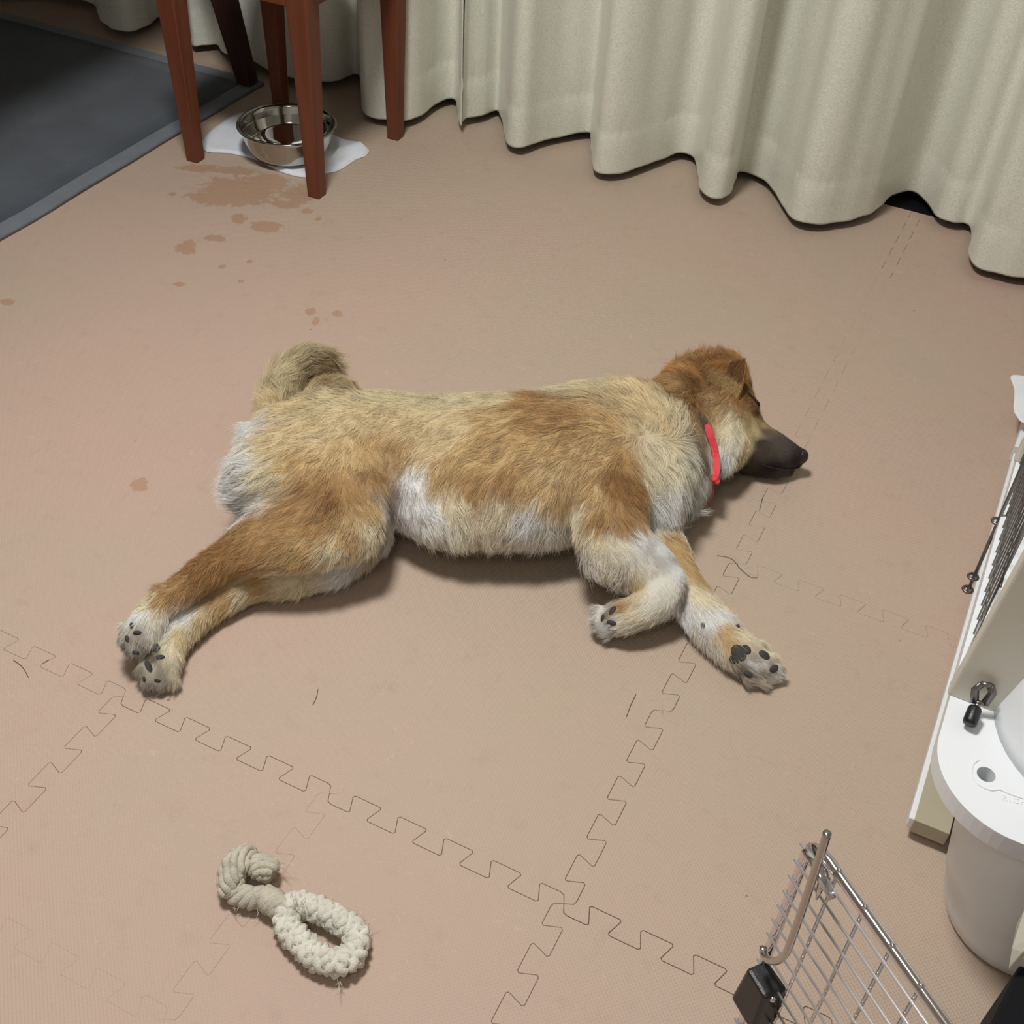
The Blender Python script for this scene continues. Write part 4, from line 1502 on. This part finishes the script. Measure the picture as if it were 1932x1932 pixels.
    b.inputs['Roughness'].default_value = 0.65
    b.inputs['Specular IOR Level'].default_value = 0.25
    an = hm.node_tree.nodes.new('ShaderNodeAttribute')
    an.attribute_name = 'coat'
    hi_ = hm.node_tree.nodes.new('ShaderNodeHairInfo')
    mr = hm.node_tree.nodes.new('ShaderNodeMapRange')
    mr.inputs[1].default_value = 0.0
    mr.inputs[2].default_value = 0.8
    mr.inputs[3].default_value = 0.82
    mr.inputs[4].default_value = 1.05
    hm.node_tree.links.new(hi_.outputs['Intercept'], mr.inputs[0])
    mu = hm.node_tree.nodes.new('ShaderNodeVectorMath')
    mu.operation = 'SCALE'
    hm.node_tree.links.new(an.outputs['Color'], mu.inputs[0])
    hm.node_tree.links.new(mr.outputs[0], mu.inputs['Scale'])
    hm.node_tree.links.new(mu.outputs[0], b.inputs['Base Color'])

    A, B_, C_ = co[tri[:, 0]], co[tri[:, 1]], co[tri[:, 2]]
    fn = np.cross(B_ - A, C_ - A)
    area = np.linalg.norm(fn, axis=1) / 2
    vn = np.zeros_like(co)
    for k in range(3):
        np.add.at(vn, tri[:, k], fn)
    vn /= np.linalg.norm(vn, axis=1)[:, None] + 1e-12
    keep = (A[:, 2] + B_[:, 2] + C_[:, 2]) / 3 > 0.006
    fni = fn[:, 2] / (2 * area + 1e-12)
    pr_ = area * keep * np.where(fni < -0.75, 0.1, 1.0)

    def vals(v):
        return v

    # density weight: short-haired regions get more hairs
    li = interp((A + B_ + C_) / 3)[:, 6]
    dens = np.clip(0.022 / li, 0.8, 4.5)
    pr_ = pr_ * dens
    NH = 260000
    ti = rng.choice(len(tri), NH, p=pr_ / pr_.sum())
    u = rng.random((NH, 2))
    fl = u.sum(1) > 1
    u[fl] = 1 - u[fl]
    w0 = 1 - u.sum(1)
    R0 = A[ti] * w0[:, None] + B_[ti] * u[:, :1] + C_[ti] * u[:, 1:]
    NN = vn[tri[ti, 0]] * w0[:, None] + vn[tri[ti, 1]] * u[:, :1] + vn[tri[ti, 2]] * u[:, 1:]
    NN /= np.linalg.norm(NN, axis=1)[:, None] + 1e-12
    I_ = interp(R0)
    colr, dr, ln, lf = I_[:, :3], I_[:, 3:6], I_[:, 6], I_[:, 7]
    # locks: every hair belongs to the nearest of many small tufts
    from mathutils.kdtree import KDTree
    NC = 13000
    ci = rng.choice(NH, NC, replace=False)
    kd_t = KDTree(NC)
    for q_, r_i in enumerate(ci):
        kd_t.insert(R0[r_i], q_)
    kd_t.balance()
    own = np.array([kd_t.find(p_)[1] for p_ in R0])
    c_br = rng.standard_normal(NC)
    c_tw = rng.standard_normal(NC)
    c_ln = rng.standard_normal(NC)
    Rc = R0[ci][own]

    def fld(P, f, ph):
        return (np.sin(P[:, 0] * f + ph + 2.1 * np.sin(P[:, 1] * f * .7 + ph)) + np.sin(P[:, 1] * f * 1.1 + 1.7 * ph + 1.8 * np.sin(P[:, 2] * f * .9)) + np.sin(P[:, 2] * f * 1.3 - ph + 1.5 * np.sin(P[:, 0] * f * 1.2))) / 3
    # tufts
    tw = 0.50 * fld(Rc, 75, .3) + 0.28 * c_tw[own] + 0.12 * rng.standard_normal(NH)
    tw = tw * np.clip(ln / 0.020, 0.4, 1.0)
    Tn = dr - NN * (dr * NN).sum(1)[:, None]
    Tn /= np.linalg.norm(Tn, axis=1)[:, None] + 1e-9
    Bn = np.cross(NN, Tn)
    Tn = Tn * np.cos(tw)[:, None] + Bn * np.sin(tw)[:, None]
    ln = ln * rng.uniform(0.65, 1.1, NH) * (1 + 0.2 * c_ln[own].clip(-1.5, 1.5))
    ln = np.where(ln < 0.016, np.maximum(ln * 1.3, 0.0075), ln)
    lf = np.where(ln < 0.02, lf + 0.15, lf)
    lf = lf * rng.uniform(0.6, 1.4, NH) * (1 + 0.3 * fld(R0, 95, 4.1))
    NP = 5
    tt = np.linspace(0, 1, NP)
    pts = np.zeros((NH, NP, 3))
    jit = rng.standard_normal((NH, 3)) * np.where(ln < 0.02, 0.12, 0.06)[:, None]
    for k, t in enumerate(tt):
        pts[:, k] = R0 - NN * 0.0015 + ln[:, None] * (Tn * (t * (1 - 0.1 * lf[:, None]) ) + NN * (lf[:, None] * (t - 0.55 * t * t)) + jit * t * t)
        pts[:, k, 2] -= 0.06 * ln * t * t
    pull = (Rc - R0) * 0.55
    pts += pull[:, None, :] * (tt ** 1.5)[None, :, None]
    pts[:, :, 2] = np.maximum(pts[:, :, 2], 0.001)
    br = 1 + 0.10 * rng.standard_normal(NH) + 0.10 * c_br[own].clip(-2, 2) * np.clip(ln / 0.022, 0.25, 1.0) + 0.10 * fld(R0, 60, 5.1) + 0.12 * fld(R0, 170, 0.9)
    dk = (rng.random(NH) < 0.05) & (ln > 0.014) & (colr[:, 2] < 0.35)
    br[dk] *= 0.55
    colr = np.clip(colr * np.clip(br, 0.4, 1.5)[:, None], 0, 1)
    hc = bpy.data.hair_curves.new('fur')
    hc.add_curves([NP] * NH)
    hc.position_data.foreach_set('vector', (pts - org).ravel().astype(np.float32))
    ra = hc.attributes.new('radius', 'FLOAT', 'POINT')
    prof = np.array([1.0, 0.95, 0.8, 0.55, 0.12])
    rr = (0.00016 * np.clip(ln / 0.02, 0.75, 1.2))[:, None] * prof[None]
    ra.data.foreach_set('value', rr.ravel().astype(np.float32))
    ca = hc.attributes.new('coat', 'FLOAT_COLOR', 'CURVE')
    ca.data.foreach_set('color', np.hstack([colr, np.ones((NH, 1))]).ravel().astype(np.float32))
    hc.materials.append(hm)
    fur = bpy.data.objects.new('fur', hc)
    COL.objects.link(fur)
    fur.parent = e
    tag(fur, kind='stuff')

    # ---- nose, lids, mouth, ear, pads
    M_N = mat('nose_leather', (34, 32, 34), 0.35, bump=(700, 0.0006))
    M_PAD = mat('paw_pad', (58, 55, 54), 0.8, noise=(90, 0.25), bump=(500, 0.001))
    M_LID = mat('eye_rim', (36, 26, 20), 0.5)
    nb = MB()
    npz = at(1511, 861, .038) - org
    nb.sphere(npz, (.0115, .0115, .0130), axes=[RT, np.cross([0, 0, 1.0], RT) / np.linalg.norm(np.cross([0, 0, 1.0], RT)), [0, 0, 1.0]])
    nb.build('nose', M_N, e)

    def on_surface(pix, lift=0.0006):
        out = []
        for x, y in pix:
            p, nr = hit(x, y)
            out.append(p + nr * lift - org)
        return out
    lb = MB().tube(catmull(on_surface([(1409, 742), (1420, 752), (1430, 764), (1437, 776), (1441, 787)], 0.0022), 4), [0.0006] + [0.0015] * 15 + [0.0006], 6)
    lb.build('eyelid', M_LID, e)
    ml = MB().tube(catmull(on_surface([(1428, 872), (1446, 878), (1462, 882), (1480, 884), (1496, 884), (1508, 880)], 0.0012), 4), 0.0011, 6)
    ml.build('mouth', M_N, e)

    # pads
    def pad(x, y, r_, ang, asp=0.7):
        p, nr = hit(x, y)
        d = RT * math.cos(ang) - UP * math.sin(ang)
        t = d - nr * (d @ nr)
        t /= np.linalg.norm(t)
        bb = np.cross(nr, t)
        m_ = MB()
        m_.sphere(p - org + nr * 0.0002, (r_ * 1.05, r_ * asp * 1.05, 0.0028), 14, 9, axes=[t, bb, nr])
        m_.build('paw_pad', M_PAD, e)
    for a_ in ((1394, 1232, .0115, 1.0, .75), (1386, 1244, .007, .3, .8), (1408, 1226, .007, 1.2, .8), (1442, 1236, .0078, .5, .8), (1460, 1262, .0075, -.4, .6), (1412, 1272, .006, .4, .6), (1392, 1182, .003, .6, .8),
               (1156, 1152, .0065, -1.2, .6), (1154, 1175, .0068, .1, .5), (1137, 1166, .0045, -1.3, .5), (1326, 1180, .0045, 1.4, .6),
               (249, 1181, .0045, 1.2, .6), (259, 1194, .0055, .1, .5), (240, 1205, .0045, 1.1, .6), (256, 1231, .0045, .3, .6),
               (293, 1222, .0075, .9, .75), (303, 1240, .0055, .0, .55), (280, 1257, .0078, 1.3, .5), (297, 1284, .004, .3, .5), (272, 1281, .0035, 1.0, .5)):
        pad(*a_)

    # ear flap folded towards the viewer
    b0, _ = hit(1318, 704)
    b1, _ = hit(1352, 738)
    b2, _ = hit(1392, 756)
    tip = at(1405, 682, .158)
    mid = at(1360, 684, .156)
    M_EAR = mat('ear_fur', (176, 128, 74), 0.9, noise=(70, 0.2), bump=(260, 0.004))
    M_EARI = mat('ear_inner', (120, 84, 54), 0.9, noise=(60, 0.2), bump=(200, 0.004))
    eb = MB()
    rows = []
    for i in range(9):
        s_ = i / 8
        basep = b0 * (1 - s_) ** 2 + 2 * b1 * s_ * (1 - s_) + b2 * s_ ** 2
        topp = (mid * (1 - s_) + tip * s_) if s_ > 0 else mid
        edge = (b0 * (1 - s_) ** 1.3 + tip * (1 - (1 - s_) ** 1.3)) if s_ < 1 else tip
        row = []
        for j in range(7):
            t = j / 6
            q = basep * (1 - t) + edge * t + np.array([0.0, 0.010, 0.012]) * math.sin(PI * t) * math.sin(PI * s_ * 0.5 + 0.3)
            row.append(q)
        rows.append(row)
    V = [q - org for row in rows for q in row]
    n0 = len(V)
    nr_ = np.cross(b2 - b0, tip - b0)
    nr_ /= np.linalg.norm(nr_)
    if nr_ @ (CAM - tip) < 0:
        nr_ = -nr_
    V2 = [v - nr_ * 0.006 for v in V]
    F = []
    for i in range(8):
        for j in range(6):
            a = i * 7 + j
            F.append((a, a + 1, a + 8, a + 7))
            F.append((n0 + a, n0 + a + 7, n0 + a + 8, n0 + a + 1))
    rim = [i * 7 for i in range(9)] + [8 * 7 + j for j in range(1, 7)] + [i * 7 + 6 for i in range(7, -1, -1)] + [j for j in range(5, 0, -1)]
    for k in range(len(rim)):
        a, c2 = rim[k], rim[(k + 1) % len(rim)]
        F.append((a, c2, c2 + n0, a + n0))
    eb.add(V + V2, F)
    ear = eb.build('ear', M_EAR, e)
    # hair on the ear
    NE = 8000
    ii = rng.random((NE, 2))
    ep = []
    ed_ = []
    ec = []
    rows = np.array(rows)
    for (s_, t) in ii:
        fi, fj = s_ * 8, t * 6
        i0, j0 = min(int(fi), 7), min(int(fj), 5)
        a, c2 = fi - i0, fj - j0
        q = rows[i0, j0] * (1 - a) * (1 - c2) + rows[i0 + 1, j0] * a * (1 - c2) + rows[i0, j0 + 1] * (1 - a) * c2 + rows[i0 + 1, j0 + 1] * a * c2
        g = (rows[i0, j0 + 1] - rows[i0, j0])
        g = g / (np.linalg.norm(g) + 1e-9)
        h = (rows[8, 6] - q)
        h = h / (np.linalg.norm(h) + 1e-9)
        dd = g * 0.35 + h * 0.7 + nr_ * 0.30 + rng.standard_normal(3) * 0.14 + 0.16 * math.sin(s_ * 31 + t * 7) * g
        L = rng.uniform(0.010, 0.022) * (1.15 - 0.75 * s_) * (1.0 if t < 0.8 else 0.6)
        ep.append([q + nr_ * 0.0006 - org, q + dd * L * 0.5 + nr_ * 0.001 - org, q + dd * L - nr_ * 0.001 - org])
        ed_.append([0.00022, 0.00018, 0.00003])
        base_c = np.array(s2l((178, 130, 78))) if t > 0.25 else np.array(s2l((190, 160, 112)))
        if s_ > 0.55 and 0.2 < t < 0.8:
            base_c = np.array(s2l((128, 92, 60)))
        ec.append(base_c * rng.uniform(0.75, 1.2))
    h2 = bpy.data.hair_curves.new('ear_hair')
    h2.add_curves([3] * NE)
    h2.position_data.foreach_set('vector', np.array(ep).ravel().astype(np.float32))
    ra = h2.attributes.new('radius', 'FLOAT', 'POINT')
    ra.data.foreach_set('value', np.array(ed_).ravel().astype(np.float32))
    ca = h2.attributes.new('coat', 'FLOAT_COLOR', 'CURVE')
    ca.data.foreach_set('color', np.hstack([np.array(ec), np.ones((NE, 1))]).ravel().astype(np.float32))
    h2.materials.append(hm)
    ho = bpy.data.objects.new('ear_hair', h2)
    COL.objects.link(ho)
    ho.parent = ear
    tag(ho, kind='stuff')

    # ---- collar
    M_COL = mat('collar_red', (222, 62, 74), 0.6, noise=(200, 0.12), bump=(600, 0.0008))
    pts = on_surface([(1322, 806), (1328, 824), (1335, 845), (1338, 868), (1338, 888), (1335, 903)], 0.0105)
    C = resample(np.array(catmull(pts, 6)), 0.003)
    cb = MB()
    V, F = [], []
    n = len(C)
    for i in range(n):
        t = C[min(i + 1, n - 1)] - C[max(i - 1, 0)]
        t /= np.linalg.norm(t)
        tocam = CAM - (C[i] + org)
        tocam /= np.linalg.norm(tocam)
        sd = np.cross(t, tocam)
        sd /= np.linalg.norm(sd)
        nn = np.cross(sd, t)
        w_ = 0.0052 * (0.75 if i < 2 else 1)
        th_ = 0.0012
        for a, c2 in ((-1, -1), (1, -1), (1, 1), (-1, 1)):
            V.append(C[i] + sd * w_ * a + nn * th_ * c2)
    for i in range(n - 1):
        for k in range(4):
            l = (k + 1) % 4
            F.append((i * 4 + k, i * 4 + l, i * 4 + 4 + l, i * 4 + 4 + k))
    F += [(3, 2, 1, 0), tuple((n - 1) * 4 + k for k in range(4))]
    cb.add(V, F)
    co_ = cb.build('collar', M_COL, e, smooth=False)
    co_['label'] = 'red strap collar'
    bevel(co_, 0.0006)
    kb = MB()
    kp_ = C[-1]
    kb.sphere(kp_, (.006, .007, .005))
    kb.sphere(kp_ + RT * 0.003 - UP * 0.004, (.005, .005, .004))
    kb.build('collar_knot', M_COL, co_)
    tb = MB()
    tp = [kp_ + RT * 0.002 - UP * 0.002] + [at(x, y, z) - org for x, y, z in ((1345, 918, .050), (1346, 930, .046), (1340, 943, .040), (1333, 954, .034), (1328, 963, .030))]
    tb.tube(catmull(tp, 5), 0.0011, 6)
    tb.build('collar_cord', M_COL, co_)


dog()

# a few loose hairs on the mats
M_STRAY = mat('stray_hair', (60, 44, 36), 0.6)
for k, pth in enumerate([[(1353, 1048), (1380, 1054), (1398, 1074), (1415, 1088), (1429, 1090)], [(25, 1245), (42, 1258), (54, 1278)], [(1200, 1310), (1190, 1330), (1182, 1352)],
                         [(600, 1300), (597, 1315), (590, 1330)], [(80, 1252), (92, 1244)], [(1440, 935), (1436, 950), (1433, 962)]]):
    P = [at(x, y, 0.0012) for x, y in pth]
    o = MB().tube(catmull(P, 4), 0.00032, 5).build('loose_hair', M_STRAY)
    names = ['long thin dark hair on the mat right of the dog\'s forelegs', 'short curved hair on the mat at the left edge', 'faint straight hair on the mat between the dog\'s front paws',
             'thin hair on the mat below the dog\'s belly', 'tiny hair on the mat near the hind paws', 'tiny dark hair on the mat below the dog\'s muzzle']
    tag(o, names[k], 'hair')
